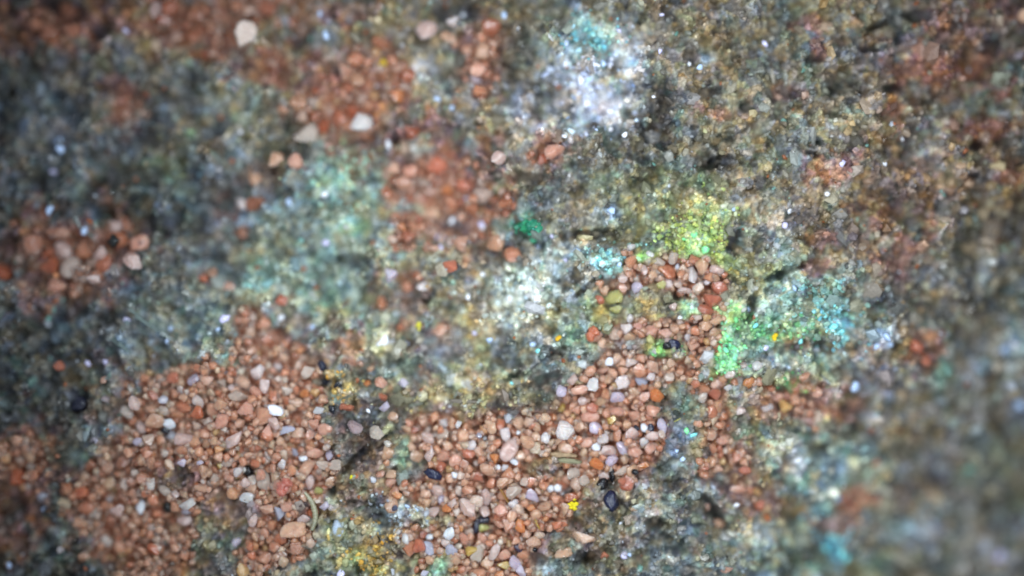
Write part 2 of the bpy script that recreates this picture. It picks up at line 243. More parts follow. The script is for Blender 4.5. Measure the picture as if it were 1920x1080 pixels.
def rock_fields(px, py):
    """pigment with painted pit and crevice shade (linear rgb) and height offset of the rock at photo positions"""
    n1 = fbm(21, px, py, 70, 5, .62); n2 = fbm(22, px, py, 45, 4, .62); n3 = fbm(23, px, py, 26, 4, .6)
    wx = px+26*n2; wy = py+26*n1
    col = grid_at(CG, wx, wy)
    flat = np.shape(px)
    for i, (x, y, rx, ry, a, c, st) in enumerate(PATCH):
        R = max(rx, ry)*1.9+20
        m = (np.abs(px-x) < R) & (np.abs(py-y) < R)
        if not m.any(): continue
        nn = (n1, n2, n3)[i % 3][m]*0.55 + (n2, n3, n1)[i % 3][m]*0.40
        d = ell(px[m], py[m], x, y, rx, ry, a, nn, i)
        w = (1-smooth(.45, 1.45, d))*st
        col[m] = col[m]*(1-w[:, None])+lin(c)*w[:, None]
    for i, (x, y, rx, ry, a, st) in enumerate(STAINS):
        R = max(rx, ry)*2+20
        m = (np.abs(px-x) < R) & (np.abs(py-y) < R)
        d = ell(px[m], py[m], x, y, rx, ry, a, n3[m]*.9+n2[m]*.3, i)
        w = (1-smooth(.6, 1.35, d))*st
        col[m] = col[m]*(1-w[:, None])+lin((158,84,56))*w[:, None]
    h = np.zeros(flat)
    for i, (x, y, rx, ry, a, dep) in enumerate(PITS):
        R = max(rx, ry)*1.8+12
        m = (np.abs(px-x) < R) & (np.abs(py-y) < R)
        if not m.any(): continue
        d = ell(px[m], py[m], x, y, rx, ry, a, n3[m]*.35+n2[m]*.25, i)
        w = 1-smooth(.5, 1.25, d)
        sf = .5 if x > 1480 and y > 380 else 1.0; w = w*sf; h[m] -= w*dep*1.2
        dark = lin((34,36,38))  # shade colour painted inside the pits and fissures
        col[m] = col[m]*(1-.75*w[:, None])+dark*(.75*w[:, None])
    # mottling: clumps of different minerals, then brightness and hue from coarse to fine
    dA, vA = cells(8, px+9*n2, py+9*n3, 27.0); dB, vB = cells(12, px+5*n3, py+5*n1, 14.0); _, vC = cells(13, px, py, 7.0)
    tints = np.array([lin(c) for c in ((120,116,84),(92,102,126),(140,120,86),(112,146,134),(72,78,84),(168,170,172),(118,96,70),(112,112,126))])
    tA = tints[(vA*7.999).astype(int)]; tB = tints[((vB*5.77+vA*3.1) % 1*7.999).astype(int)]
    lum = (col*np.array([.25, .6, .15])).sum(-1, keepdims=True)
    def pull(t, k): return col*(1-k)+k*t*np.clip(lum/(t*np.array([.25, .6, .15])).sum(-1, keepdims=True), .55, 1.7)
    col = pull(tA, .30); col = pull(tB, .30)
    b = 1 + .30*n1 + .26*n3 + .22*fbm(24, px, py, 11, 3, .7)
    col = col*np.clip(b, .25, 2.2)[..., None]*(.58+.84*vB)[..., None]*(.70+.6*vC)[..., None]
    t = np.clip(fbm(25, px, py, 34, 4, .65), -1, 1)[..., None]
    warm = np.array([1.16, 1.0, .78]); cool = np.array([.86, 1.02, 1.18])
    col = col*np.where(t > 0, 1+(warm-1)*t, 1+(cool-1)*(-t))*1.24*np.array([1.04, 1.01, .97])
    dk = smooth(.12, .62, fbm(28, px, py, 64, 5, .62))*np.where(px > 1350, .5, .74)  # dark slate patches, also shade of gaps painted into the rock colour
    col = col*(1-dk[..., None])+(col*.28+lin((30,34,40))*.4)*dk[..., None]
    lt = smooth(.25, .8, fbm(29, px, py, 52, 5, .6))*.42
    col = col*(1-lt[..., None])+np.clip(col*1.9+.02, 0, .8)*lt[..., None]
    dk2 = smooth(.22, .75, fbm(33, px, py, 24, 4, .62))*.6  # small-scale crevice shade painted into the rock colour
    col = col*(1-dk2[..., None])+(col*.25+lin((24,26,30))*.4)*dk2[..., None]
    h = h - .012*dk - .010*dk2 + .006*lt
    # relief: lumps of several sizes with gaps between them
    d1, v1 = cells(9, px+12*n2, py+12*n1, 46.0)
    h = h + .016*n1 + .016*(v1-.5)*(1-smooth(.5, .95, d1)) + .016*fbm(26, px, py, 30, 4, .6) + .017*(1-1.2*dA)*(vA+.2) + .008*(1-1.3*dB)*(vB+.3) + .005*fbm(27, px, py, 8, 2, .7)
    return np.clip(col, .006, .86), h

# ------------------------------------------------------------------ materials
def mat_new(name):
    m = bpy.data.materials.new(name); m.use_nodes = True
    return m, m.node_tree.nodes, m.node_tree.links, m.node_tree.nodes['Principled BSDF']
def N(nodes, t, **kw):
    n = nodes.new(t)
    for k, v in kw.items(): setattr(n, k, v)
    return n
def pigment_material(name, source, rough=(.3, .7), noise_scale=180.0, mott=.45, bump=.0, sss=0.0, trans=0.0, spec=.5, sssr=.012, bscale=260.):
    """source: 'attr' reads the mesh colour attribute, 'object' the object's colour"""
    m, nd, lk, p = mat_new(name)
    if source == 'attr':
        c = N(nd, 'ShaderNodeVertexColor'); c.layer_name = 'Col'; out = c.outputs['Color']
    else:
        c = N(nd, 'ShaderNodeObjectInfo'); out = c.outputs['Color']
    geo = N(nd, 'ShaderNodeNewGeometry')
    nz = N(nd, 'ShaderNodeTexNoise'); nz.inputs['Scale'].default_value = noise_scale; nz.inputs['Detail'].default_value = 4; nz.inputs['Roughness'].default_value = .65
    lk.new(geo.outputs['Position'], nz.inputs['Vector'])
    mr = N(nd, 'ShaderNodeMapRange'); mr.inputs['From Min'].default_value = .3; mr.inputs['From Max'].default_value = .7
    mr.inputs['To Min'].default_value = 1-mott; mr.inputs['To Max'].default_value = 1+mott
    lk.new(nz.outputs['Fac'], mr.inputs['Value'])
    mx = N(nd, 'ShaderNodeVectorMath', operation='SCALE')
    lk.new(out, mx.inputs[0]); lk.new(mr.outputs['Result'], mx.inputs['Scale'])
    lk.new(mx.outputs[0], p.inputs['Base Color'])
    mr2 = N(nd, 'ShaderNodeMapRange'); mr2.inputs['From Min'].default_value = .3; mr2.inputs['From Max'].default_value = .7
    mr2.inputs['To Min'].default_value = rough[0]; mr2.inputs['To Max'].default_value = rough[1]
    nz2 = N(nd, 'ShaderNodeTexNoise'); nz2.inputs['Scale'].default_value = noise_scale*.6
    lk.new(geo.outputs['Position'], nz2.inputs['Vector']); lk.new(nz2.outputs['Fac'], mr2.inputs['Value'])
    lk.new(mr2.outputs['Result'], p.inputs['Roughness'])
    p.inputs['Specular IOR Level'].default_value = spec
    p.inputs['IOR'].default_value = 1.5
    if sss:
        p.inputs['Subsurface Weight'].default_value = sss
        p.inputs['Subsurface Radius'].default_value = (1.0, .72, .55)
        p.inputs['Subsurface Scale'].default_value = sssr
    if trans: p.inputs['Transmission Weight'].default_value = trans
    if bump:
        b = N(nd, 'ShaderNodeBump'); b.inputs['Strength'].default_value = bump; b.inputs['Distance'].default_value = .004
        nb = N(nd, 'ShaderNodeTexNoise'); nb.inputs['Scale'].default_value = bscale; nb.inputs['Detail'].default_value = 3
        lk.new(geo.outputs['Position'], nb.inputs['Vector']); lk.new(nb.outputs['Fac'], b.inputs['Height'])
        lk.new(b.outputs['Normal'], p.inputs['Normal'])
    return m
M_ROCK = pigment_material('rock_pigment', 'attr', (.45, .85), 170, .40, .55, spec=.35)
M_GRIT = pigment_material('grit_crystal', 'attr', (.18, .6), 220, .25, 0, spec=.5)
M_SANDFILL = pigment_material('iron_stained_sand', 'attr', (.10, .35), 90, .22, .08, sss=.7, spec=.5, trans=.36, sssr=.028)
M_SAND = pigment_material('iron_stained_grain', 'object', (.06, .3), 90, .24, .10, sss=.7, spec=.5, trans=.40, sssr=.03)
M_QUARTZ = pigment_material('milky_quartz', 'object', (.08, .3), 80, .2, .15, sss=.7, spec=.55, sssr=.03, trans=.42)
M_MILK = pigment_material('milk_white_quartz', 'object', (.10, .35), 80, .10, .10, sss=.6, spec=.5, sssr=.02, trans=.25)
M_CLEAR = pigment_material('clear_quartz', 'object', (.08, .25), 70, .14, .10, sss=.2, trans=.6, spec=.5, sssr=.016)
M_DARK = pigment_material('dark_mineral', 'object', (.10, .35), 120, .3, .3, spec=.55)
M_MATTE = pigment_material('matte_pigment', 'object', (.45, .8), 160, .30, .4, spec=.35)

def set_cols(me, cols):
    ca = me.color_attributes.new('Col', 'FLOAT_COLOR', 'POINT')
    a = np.ones((len(me.vertices), 4), dtype=np.float32); a[:, :3] = cols
    ca.data.foreach_set('color', a.ravel())
def mesh_np(name, verts, faces4=None, tris=None):
    me = bpy.data.meshes.new(name)
    verts = np.ascontiguousarray(verts, dtype=np.float32)
    F = faces4 if faces4 is not None else tris
    k = F.shape[1]
    me.vertices.add(len(verts)); me.vertices.foreach_set('co', verts.ravel())
    me.loops.add(F.size); me.loops.foreach_set('vertex_index', np.ascontiguousarray(F, dtype=np.int32).ravel())
    me.polygons.add(len(F)); me.polygons.foreach_set('loop_start', np.arange(0, F.size, k, dtype=np.int32))
    me.update(calc_edges=True); me.validate()
    return me
def link(name, me, mat, parent=None):
    o = bpy.data.objects.new(name, me); COLL.objects.link(o)
    if mat and not me.materials: me.materials.append(mat)
    if parent: o.parent = parent
    return o
def tag(o, label=None, category=None, group=None, kind=None):
    if label: o['label'] = label
    if category: o['category'] = category
    if group: o['group'] = group
    if kind: o['kind'] = kind
    return o

# ------------------------------------------------------------------ the rock body
def axis(lo, hi, step, far):
    a = list(np.arange(lo, hi+.1, step)); s = step; left = []; right = []
    x = lo
    while x > lo-far: s *= 1.12; x -= s; left.append(x)
    s = step; x = a[-1]
    while x < hi+far: s *= 1.12; x += s; right.append(x)
    return np.array(left[::-1]+a+right)
ax = axis(-90, 2010, 2.7, 700); ay = axis(-90, 1170, 2.7, 600)
PX, PY = np.meshgrid(ax, ay)
def blur(a, n):
    a = a.astype(float)
    for _ in range(n):
        a = (a+np.roll(a, 1, 0)+np.roll(a, -1, 0)+np.roll(a, 1, 1)+np.roll(a, -1, 1))/5
    return a
SM = sand_mask(PX, PY)
SMF = blur(SM, 130)
SM = (SMF+(SMF > .07)*(.34*fbm(46, PX, PY, 20, 3, .6)+.42*fbm(43, PX, PY, 44, 4, .62)+.22*fbm(44, PX, PY, 110, 2)+np.where(PY < 480, .55, np.where(PX > 1280, .35, .12))*fbm(45, PX, PY, 30, 3))) > .5
SM &= ~sand_cut(*sd_warp(PX, PY))
SMB = blur(SM, 14)
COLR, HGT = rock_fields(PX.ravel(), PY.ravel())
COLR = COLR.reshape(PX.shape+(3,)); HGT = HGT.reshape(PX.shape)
COLB = np.stack([blur(COLR[..., i], 10) for i in range(3)], -1)
sandcol = lin((186,124,96))*(0.75+.4*fbm(40, PX, PY, 22, 3))[..., None]
SMC = blur(SM, 2)
DENS = np.clip(.26+1.0*blur(SM, 40)+.62*fbm(42, PX, PY, 60, 3), 0, 1)*np.where(PY < 470, np.clip(.55+1.1*fbm(47, PX, PY, 38, 4, .62), 0, 1), 1)*np.clip(1-(PX-1240)/260, .42, 1)
SMR = SMC.copy(); SMC = SMC*np.clip(DENS*1.25, 0, 1)
SMW = np.clip(blur(SM, 60)*1.6, 0, 1)*np.clip(.5+1.1*fbm(41, PX, PY, 26, 4), 0, 1)
COLR = COLR*(1-.55*SMW[..., None])+lin((168,104,76))*.55*SMW[..., None]
COLR = COLR*(1-SMC[..., None])+sandcol*SMC[..., None]
HGT = HGT*(1-.55*SMB)-.030*SMB
edge = np.maximum(np.maximum(-150-PX, PX-2070), np.maximum(-150-PY, PY-1230))
ZR = zbase(PX, PY)+HGT-np.clip(edge, 0, None)**1.5*2.5e-5
XW, YW = world_xy(PX, PY)
ny, nx = PX.shape
idx = np.arange(nx*ny).reshape(ny, nx)
quads = np.stack([idx[1:, :-1], idx[1:, 1:], idx[:-1, 1:], idx[:-1, :-1]], -1).reshape(-1, 4)
me = mesh_np('rock_specimen', np.stack([XW, YW, ZR], -1).reshape(-1, 3), faces4=quads)
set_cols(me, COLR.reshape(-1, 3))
me.polygons.foreach_set('use_smooth', np.ones(len(me.polygons), dtype=bool))
rock = link('rock_specimen', me, M_ROCK)
tag(rock, 'rough grey green rock crusted with turquoise minerals, with orange sand in its hollows', 'rock')

# surface lookup grid for everything that rests on the rock
GS = 3.0
gx0, gy0 = -80, -80
GX, GY = np.meshgrid(np.arange(gx0, 2001, GS), np.arange(gy0, 1161, GS))
def sample(A, px, py):
    i = np.clip(np.searchsorted(ax, px)-1, 0, nx-2); j = np.clip(np.searchsorted(ay, py)-1, 0, ny-2)
    fx = (px-ax[i])/(ax[i+1]-ax[i]); fy = (py-ay[j])/(ay[j+1]-ay[j])
    if A.ndim == 3: fx = fx[..., None]; fy = fy[..., None]
    return (A[j, i]*(1-fx)+A[j, i+1]*fx)*(1-fy)+(A[j+1, i]*(1-fx)+A[j+1, i+1]*fx)*fy
HM = sample(ZR, GX, GY)                        # running height map (rock plus what has been dropped)
def window(px, py, r):
    i0 = int(max(0, (px-r-gx0)/GS)); i1 = int(min(HM.shape[1]-1, (px+r-gx0)/GS+1))
    j0 = int(max(0, (py-r-gy0)/GS)); j1 = int(min(HM.shape[0]-1, (py+r-gy0)/GS+1))
    return slice(j0, j1+1), slice(i0, i1+1)
def rest(px, py, rx, ry, rot, rz, sink=.35):
    """height of a grain's centre when it is laid at px, py; marks it in the height map"""
    R = max(rx, ry)
    sj, si = window(px, py, R)
    dx = GX[sj, si]-px; dy = GY[sj, si]-py
    c, s = math.cos(rot), math.sin(rot)
    u = (c*dx-s*dy)/rx; v = (s*dx+c*dy)/ry        # rot is counter-clockwise as seen
    q = u*u+v*v
    inn = q < .8
    if not inn.any(): inn = q <= q.min()+1e-9
    H = HM[sj, si]
    z = .55*float(H[inn].mean())+.45*float(np.quantile(H[inn], .85)) + rz*(1-sink)
    top = z+rz*np.sqrt(np.clip(1-q, 0, 1))
    HM[sj, si] = np.where(q < 1, np.maximum(H, top), H)
    return z

# ------------------------------------------------------------------ grain shapes
def ico(sub):
    bm = bmesh.new(); bmesh.ops.create_icosphere(bm, subdivisions=sub, radius=1)
    v = np.array([x.co[:] for x in bm.verts]); f = np.array([[q.index for q in p.verts] for p in bm.faces]); bm.free()
    return v, f
ICO = {s: ico(s) for s in (1, 2, 3)}
def grain_shape(seed, sub, facets=11, k=9.0, lump=.05):
    """a worn angular grain: a soft intersection of random half spaces"""
    r = np.random.default_rng(seed)
    v, f = ICO[sub]
    n = r.normal(size=(facets, 3)); n /= np.linalg.norm(n, axis=1)[:, None]
    d = r.uniform(.58, 1.0, facets)
    dots = np.clip(v@n.T, .02, None)
    inv = np.concatenate([dots/d, np.full((len(v), 1), .84)], 1)
    rad = 1/((inv**k).sum(1)**(1/k))
    ph = r.uniform(0, 6.28, 6)
    rad = rad*(1+lump*(np.sin(4*v[:, 0]+ph[0])*np.sin(5*v[:, 1]+ph[1])+.6*np.sin(8*v[:, 2]+ph[2])*np.sin(7*v[:, 0]+ph[3])))
    p = v*rad[:, None]
    p -= (p.max(0)+p.min(0))/2
    return p/np.abs(p).max(0), f
SHAPES = [grain_shape(100+i, 3, 9+i % 5, 20+8*(i % 5), .03) for i in range(24)]
SHAPES_MID = [grain_shape(200+i, 2, 8, 26, .03) for i in range(20)]
SHAPES_LOW = [grain_shape(300+i, 1, 7, 14, .0) for i in range(20)]
def hull_shape(seed, npts, bevel, segs=2):
    """a broken chip: the convex hull of a few points with worn edges"""
    r = np.random.default_rng(seed); p = r.normal(size=(npts, 3)); p /= np.linalg.norm(p, axis=1)[:, None]; p *= r.uniform(.75, 1.1, npts)[:, None]
    bm = bmesh.new(); vs = [bm.verts.new(q) for q in p]
    out = bmesh.ops.convex_hull(bm, input=vs)
    bmesh.ops.delete(bm, geom=[g for g in out['geom_interior'] if isinstance(g, bmesh.types.BMVert)], context='VERTS')
    bmesh.ops.dissolve_limit(bm, angle_limit=.30, verts=bm.verts[:], edges=bm.edges[:])
    if bevel: bmesh.ops.bevel(bm, geom=bm.edges[:], offset=bevel, segments=segs, affect='EDGES', clamp_overlap=True)
    bmesh.ops.triangulate(bm, faces=bm.faces[:])
    bm.verts.index_update()
    v = np.array([q.co[:] for q in bm.verts]); f = np.array([[q.index for q in t.verts] for t in bm.faces]); bm.free()
    v -= (v.max(0)+v.min(0))/2
    return v/np.abs(v).max(0), f
SHAPES = SHAPES[:12]+[hull_shape(900+i, 11+i % 5, .12) for i in range(22)]
SHAPES_MID = SHAPES_MID[:6]+[hull_shape(950+i, 10+i % 5, .10, 1) for i in range(14)]
SHAPE_ME = []
for i, (v, f) in enumerate(SHAPES):
    m_ = mesh_np('grain_shape', v, tris=f); m_.polygons.foreach_set('use_smooth', np.ones(len(m_.polygons), dtype=bool)); m_.set_sharp_from_angle(angle=math.radians(40)); SHAPE_ME.append(m_)

LUMP_ME = []
for i in range(8):
    v, f = grain_shape(700+i, 3, 22, 20, .10)
    m_ = mesh_np('lump_shape', v, tris=f); m_.polygons.foreach_set('use_smooth', np.ones(len(m_.polygons), dtype=bool)); LUMP_ME.append(m_)
def rotz(a): return np.array([[math.cos(a), -math.sin(a), 0], [math.sin(a), math.cos(a), 0], [0, 0, 1]])
def rand_rot(r):
    q = r.normal(size=4); q /= np.linalg.norm(q); w, x, y, z = q
    return np.array([[1-2*(y*y+z*z), 2*(x*y-z*w), 2*(x*z+y*w)], [2*(x*y+z*w), 1-2*(x*x+z*z), 2*(y*z-x*w)], [2*(x*z-y*w), 2*(y*z+x*w), 1-2*(x*x+y*y)]])
class Heap:
    """many tiny pieces gathered into one uncountable mass"""
    def __init__(self): self.v = []; self.f = []; self.c = []; self.n = 0
    def add(self, shape, M, loc, col):
        v, f = shape
        self.v.append(v@M.T+loc); self.f.append(f+self.n); self.c.append(np.repeat(np.asarray(col)[None], len(v), 0)); self.n += len(v)
    def build(self, name, mat, parent=None, smooth_=True):
        me = mesh_np(name, np.concatenate(self.v), tris=np.concatenate(self.f))
        set_cols(me, np.concatenate(self.c))
        me.polygons.foreach_set('use_smooth', np.full(len(me.polygons), smooth_, dtype=bool))
        if smooth_: me.set_sharp_from_angle(angle=math.radians(40))
        return link(name, me, mat, parent)

# ------------------------------------------------------------------ crystal grit of the rock (part of the rock)
def put_grit(heap, xs, ys, size, colf, r, flat=(.5, 1.0), lift=.25):
    zs = sample(ZR, xs, ys); wx, wy = world_xy(xs, ys)
    for i in range(len(xs)):
        s = size[i]/U
        M = rand_rot(r)@np.diag([s*r.uniform(.7, 1.25), s*r.uniform(.6, 1.0), s*r.uniform(*flat)])
        heap.add(SHAPES_LOW[r.integers(len(SHAPES_LOW))], M, np.array([wx[i], wy[i], zs[i]+s*lift]), colf[i])
NG = 36000
gxs = rng.uniform(-80, 2000, NG); gys = rng.uniform(-80, 1160, NG)
keep = sample(SMC, gxs, gys) < rng.uniform(.1, .75, NG)
gxs, gys = gxs[keep], gys[keep]
gc = sample(COLR, gxs, gys)
br = rng.lognormal(.05, .22, len(gxs)); gc = gc*br[:, None]
hue = rng.normal(0, 1, len(gxs))[:, None]; gc = gc*(1+hue*np.array([.06, .0, -.07]))
u = rng.random(len(gxs))
wm = u < .008; gc[wm] = lin((200,206,214))*rng.uniform(.3, 1.0, wm.sum())[:, None]
tm = (u > .05) & (u < .056); gc[tm] = gc[tm]*.5+lin((110,180,165))*.5
om = (u > .08) & (u < .095); gc[om] = lin((150,88,52))*rng.uniform(.6, 1.2, om.sum())[:, None]
dm = (u > .11) & (u < .19); gc[dm] *= .35
gsz = np.clip(rng.lognormal(1.2, .40, len(gxs)), 1.8, 9)*(1+.5*np.clip((gxs-1500)/400, 0, 1))
gloc = fbm(71, gxs, gys, 55, 4, .6)
k_ = rng.random(len(gxs)) < np.clip(.62+.8*gloc, .12, 1)
gxs, gys, gsz, gc = gxs[k_], gys[k_], gsz[k_], gc[k_]
heap = Heap()
# larger broken lumps of the rock, half sunk
NL = 1500
lx = rng.uniform(-80, 2000, NL); ly = rng.uniform(-80, 1160, NL)
kl = sample(SMC, lx, ly) < .2; lx, ly = lx[kl], ly[kl]
lc = np.clip(sample(COLB, lx, ly)*rng.lognormal(.05, .28, len(lx))[:, None]*(1+rng.normal(0, 1, len(lx))[:, None]*np.array([.09, .0, -.10])), 0, .42)
ls = np.clip(rng.lognormal(2.25, .36, len(lx)), 6, 19)*(1+.35*np.clip((lx-1400)/400, 0, 1))
put_grit(heap, lx, ly, ls, np.clip(lc, .01, .8), rng, flat=(.4, .7), lift=-.12)
put_grit(heap, gxs, gys, gsz, np.clip(gc, .005, .85), rng)
grit = heap.build('mineral_grit', M_GRIT, rock, False); grit['kind'] = 'stuff'

# crusts: clumps of fine crystals of one mineral (x, y, rx, ry, angle, colour, count, crystal size, label)
CRUSTS = [
 (1110,68,42,30,10,(116,190,196),200,4.0,'bright turquoise crust at the upper edge'),
 (1105,165,70,50,25,(196,204,228),520,4.6,'white lavender crust'),
 (965,565,66,64,40,(212,218,202),420,4.4,'creamy white crust'),
 (1305,435,60,60,30,(170,190,100),620,3.6,'lime green crust'),
 (1345,640,34,44,0,(125,225,150),300,3.8,'mint green crust'),
 (1575,610,40,34,0,(130,210,215),240,4.6,'bright cyan crust'),
 (1140,488,44,24,0,(155,210,200),260,3.8,'pale aqua crust'),
 (635,340,60,46,0,(140,180,160),260,5.0,'dusty turquoise crust'),
 (720,1030,76,30,-15,(190,148,60),300,3.8,'ochre yellow crust'),
 (650,726,18,22,0,(196,150,62),150,3.6,'small ochre patch beside the row of black grains'),
 (860,745,110,26,-6,(156,150,108),420,3.6,'olive cream crust along the upper edge of the sand'),
 (1565,1000,30,50,-20,(90,180,205),90,5.0,'blurred sky blue crust'),
 (750,958,52,24,15,(172,186,190),240,3.6,'pale blue grey crust'),
 (1445,615,84,20,8,(104,172,112),300,3.6,'soft green crust with teal glints'),
 (1250,652,36,18,0,(118,184,104),160,3.4,'grass green crust around the shiny navy grain'),
 (1490,715,30,26,0,(112,182,110),160,4.0,'mossy green crust on the lower slope'),
 (1355,690,22,30,0,(124,206,120),150,3.6,'light green crust trailing down from the mint crust'),
 (1540,560,70,36,15,(126,176,164),260,4.2,'soft grey teal crust'),
 (985,420,24,18,0,(16,128,94),120,6.5,'emerald green crystal cluster'),
]
for (x, y, rx, ry, a, c, n, sz, lab) in CRUSTS:
    r_ = np.random.default_rng(int(x*7+y))
    tight = .35 if 'emerald' in lab else 1.0
    t = np.abs(r_.normal(0, .62, n))*(.7+.3*tight); th = r_.uniform(0, 2*math.pi, n)
    ex = t*rx*np.cos(th); ey = t*ry*np.sin(th)
    ca, sa = math.cos(math.radians(a)), math.sin(math.radians(a))
    xs = x+ca*ex-sa*ey; ys = y+sa*ex+ca*ey
    xs += tight*26*fbm(61, xs, ys, 34, 3); ys += tight*26*fbm(62, xs, ys, 34, 3)
    k = sample(SMC, xs, ys) < r_.uniform(.3, .9, len(xs)); xs, ys = xs[k], ys[k]
    if not len(xs): continue
    mk = r_.uniform(.25 if tight == 1 else .8, .95, len(xs))[:, None]; mixc = lin(c)[None]*mk+sample(COLR, xs, ys)*(1-mk)
    cc = mixc*r_.lognormal(.05, .24, len(xs))[:, None]*(1+r_.normal(0, 1, len(xs))[:, None]*np.array([.10, .02, -.10]))
    h = Heap(); put_grit(h, xs, ys, np.clip(r_.lognormal(math.log(sz*.8), .35, len(xs)), 1.8, 9), np.clip(cc, .01, .88), r_, lift=.35)
    o = h.build('mineral_crust', M_GRIT, rock, False); o['kind'] = 'stuff'; o['label'] = lab

# single crystals that flash in the light (parts of the rock): x, y, r, colour
SPARKS = [(868,27,6,'W'),(945,28,8,'B'),(968,55,7,'W'),(600,27,8,'B'),(612,68,8,'B'),(403,42,5,'W'),(240,60,8,'L'),(450,248,6,'W'),(493,230,5,'W'),(555,255,6,'W'),(592,245,6,'W'),(728,270,10,'W'),(845,205,8,'B'),(820,188,8,'B'),(733,168,7,'W'),(1160,60,7,'L'),(1240,30,6,'L'),(1235,100,8,'L'),
 (1090,150,10,'W'),(1100,195,11,'W'),(1145,210,9,'W'),(1130,120,8,'B'),(1060,118,9,'W'),(1225,183,4,'W'),(1058,257,5,'W'),(1170,255,6,'W'),(1432,82,8,'L'),(1432,80,5,'W'),(1575,308,7,'L'),(1658,308,6,'W'),(1692,260,4,'W'),(1290,120,6,'W'),(1310,128,8,'B'),(1545,365,5,'W'),
 (1145,395,10,'B'),(1035,443,8,'L'),(1082,470,8,'B'),(1010,462,9,'B'),(1125,485,8,'T'),(1160,495,6,'B'),(1060,487,6,'L'),(905,427,6,'W'),(875,375,9,'L'),(955,375,8,'B'),(827,445,12,'L'),(826,465,10,'L'),(847,412,8,'W'),(902,420,6,'L'),(905,515,6,'W'),(877,557,8,'W'),(720,638,12,'W'),(712,644,9,'W'),(735,640,8,'W'),(890,625,6,'L'),(918,637,9,'B'),(1000,645,8,'B'),(1008,658,6,'T'),(955,560,12,'W'),(1005,560,8,'W'),
 (1480,395,6,'W'),(1495,415,8,'L'),(1470,423,8,'L'),(1373,393,6,'B'),(1487,540,8,'B'),(1592,578,6,'B'),(1575,622,10,'T'),(1560,612,9,'T'),(1655,632,13,'B'),(1640,650,10,'B'),(1665,645,8,'B'),(1435,652,7,'L'),(1405,580,7,'B'),(1305,615,9,'T'),(1350,655,10,'M'),(1340,635,9,'M'),(1355,680,8,'M'),(1300,440,8,'M'),(1320,470,9,'M'),(1285,448,7,'M'),
 (1880,655,18,'B'),(1900,640,16,'W'),(1600,725,12,'B'),(1910,760,14,'B'),(1550,1030,12,'T'),(1575,1035,12,'T'),(1585,1045,10,'T'),(1495,862,12,'W'),(1870,1040,16,'L'),(1380,946,5,'W'),
 (97,395,14,'B'),(162,433,12,'B'),(130,503,7,'W'),(116,280,9,'B'),(110,265,9,'B'),(100,322,6,'L'),(15,320,4,'W'),(320,615,7,'B'),(168,681,7,'L'),(202,678,6,'L'),(425,596,10,'L'),(410,617,5,'B'),(525,597,9,'W'),(588,615,6,'B'),(545,380,9,'B'),(610,365,9,'W'),(610,455,8,'L'),(85,955,7,'B'),(22,1057,6,'B'),(5,880,8,'L'),(520,700,5,'W'),(455,690,8,'B'),(420,700,8,'W'),
 (1288,808,7,'M'),(1300,815,6,'T'),(1268,845,7,'B'),(1280,860,6,'B'),(1180,1040,5,'B'),(1170,1045,7,'L'),(780,955,6,'B'),(765,950,7,'B'),(690,770,5,'W'),(843,762,4,'W'),(960,718,5,'T'),(640,1075,8,'L'),(760,645,7,'B'),(240,600,8,'L'),(315,640,6,'B'),(1415,610,6,'T'),(1440,710,6,'T'),(1490,740,7,'M'),(1500,640,7,'T'),(1555,560,9,'T')]
CW = dict(W=(238,240,246), B=(185,208,240), L=(208,204,236), T=(140,226,226), M=(140,232,160))
M_SPARK = pigment_material('bright_crystal', 'object', (.08, .3), 120, .10, .2, sss=.2, spec=.6, sssr=.01)
SPARK_ME = []
for i in range(10):
    v, f = grain_shape(500+i, 2, 7, 40, .1)
    SPARK_ME.append(mesh_np('crystal_shape', v, tris=f)); SPARK_ME[-1].materials.append(M_SPARK)
for i, (x, y, r, c) in enumerate(sorted(SPARKS, key=lambda q: -q[2])[:100]):
    o = bpy.data.objects.new('crystal', SPARK_ME[i % 10]); COLL.objects.link(o)
    xs = np.array([float(x)]); ys = np.array([float(y)])
    wx, wy = world_xy(xs, ys); z = sample(ZR, xs, ys)[0]
    rr = r/U
    o.location = (wx[0], wy[0], z+.45*rr)
    o.scale = (rr*random.uniform(.7, 1.2), rr*random.uniform(.45, .9), rr*.7)
    o.rotation_euler = (random.uniform(-.4, .4), random.uniform(-.4, .4), random.uniform(0, 6.28))
    o.color = (*lin(CW[c]), 1); o.parent = rock
rest_s = sorted(SPARKS, key=lambda q: -q[2])[100:]
h = Heap(); r_ = np.random.default_rng(77)
put_grit(h, np.array([q[0] for q in rest_s], float), np.array([q[1] for q in rest_s], float), np.array([q[2] for q in rest_s], float), np.array([lin(CW[q[3]]) for q in rest_s]), r_, flat=(.7, 1), lift=.5)
o = h.build('small_crystals', M_GRIT, rock, False); o['kind'] = 'stuff'
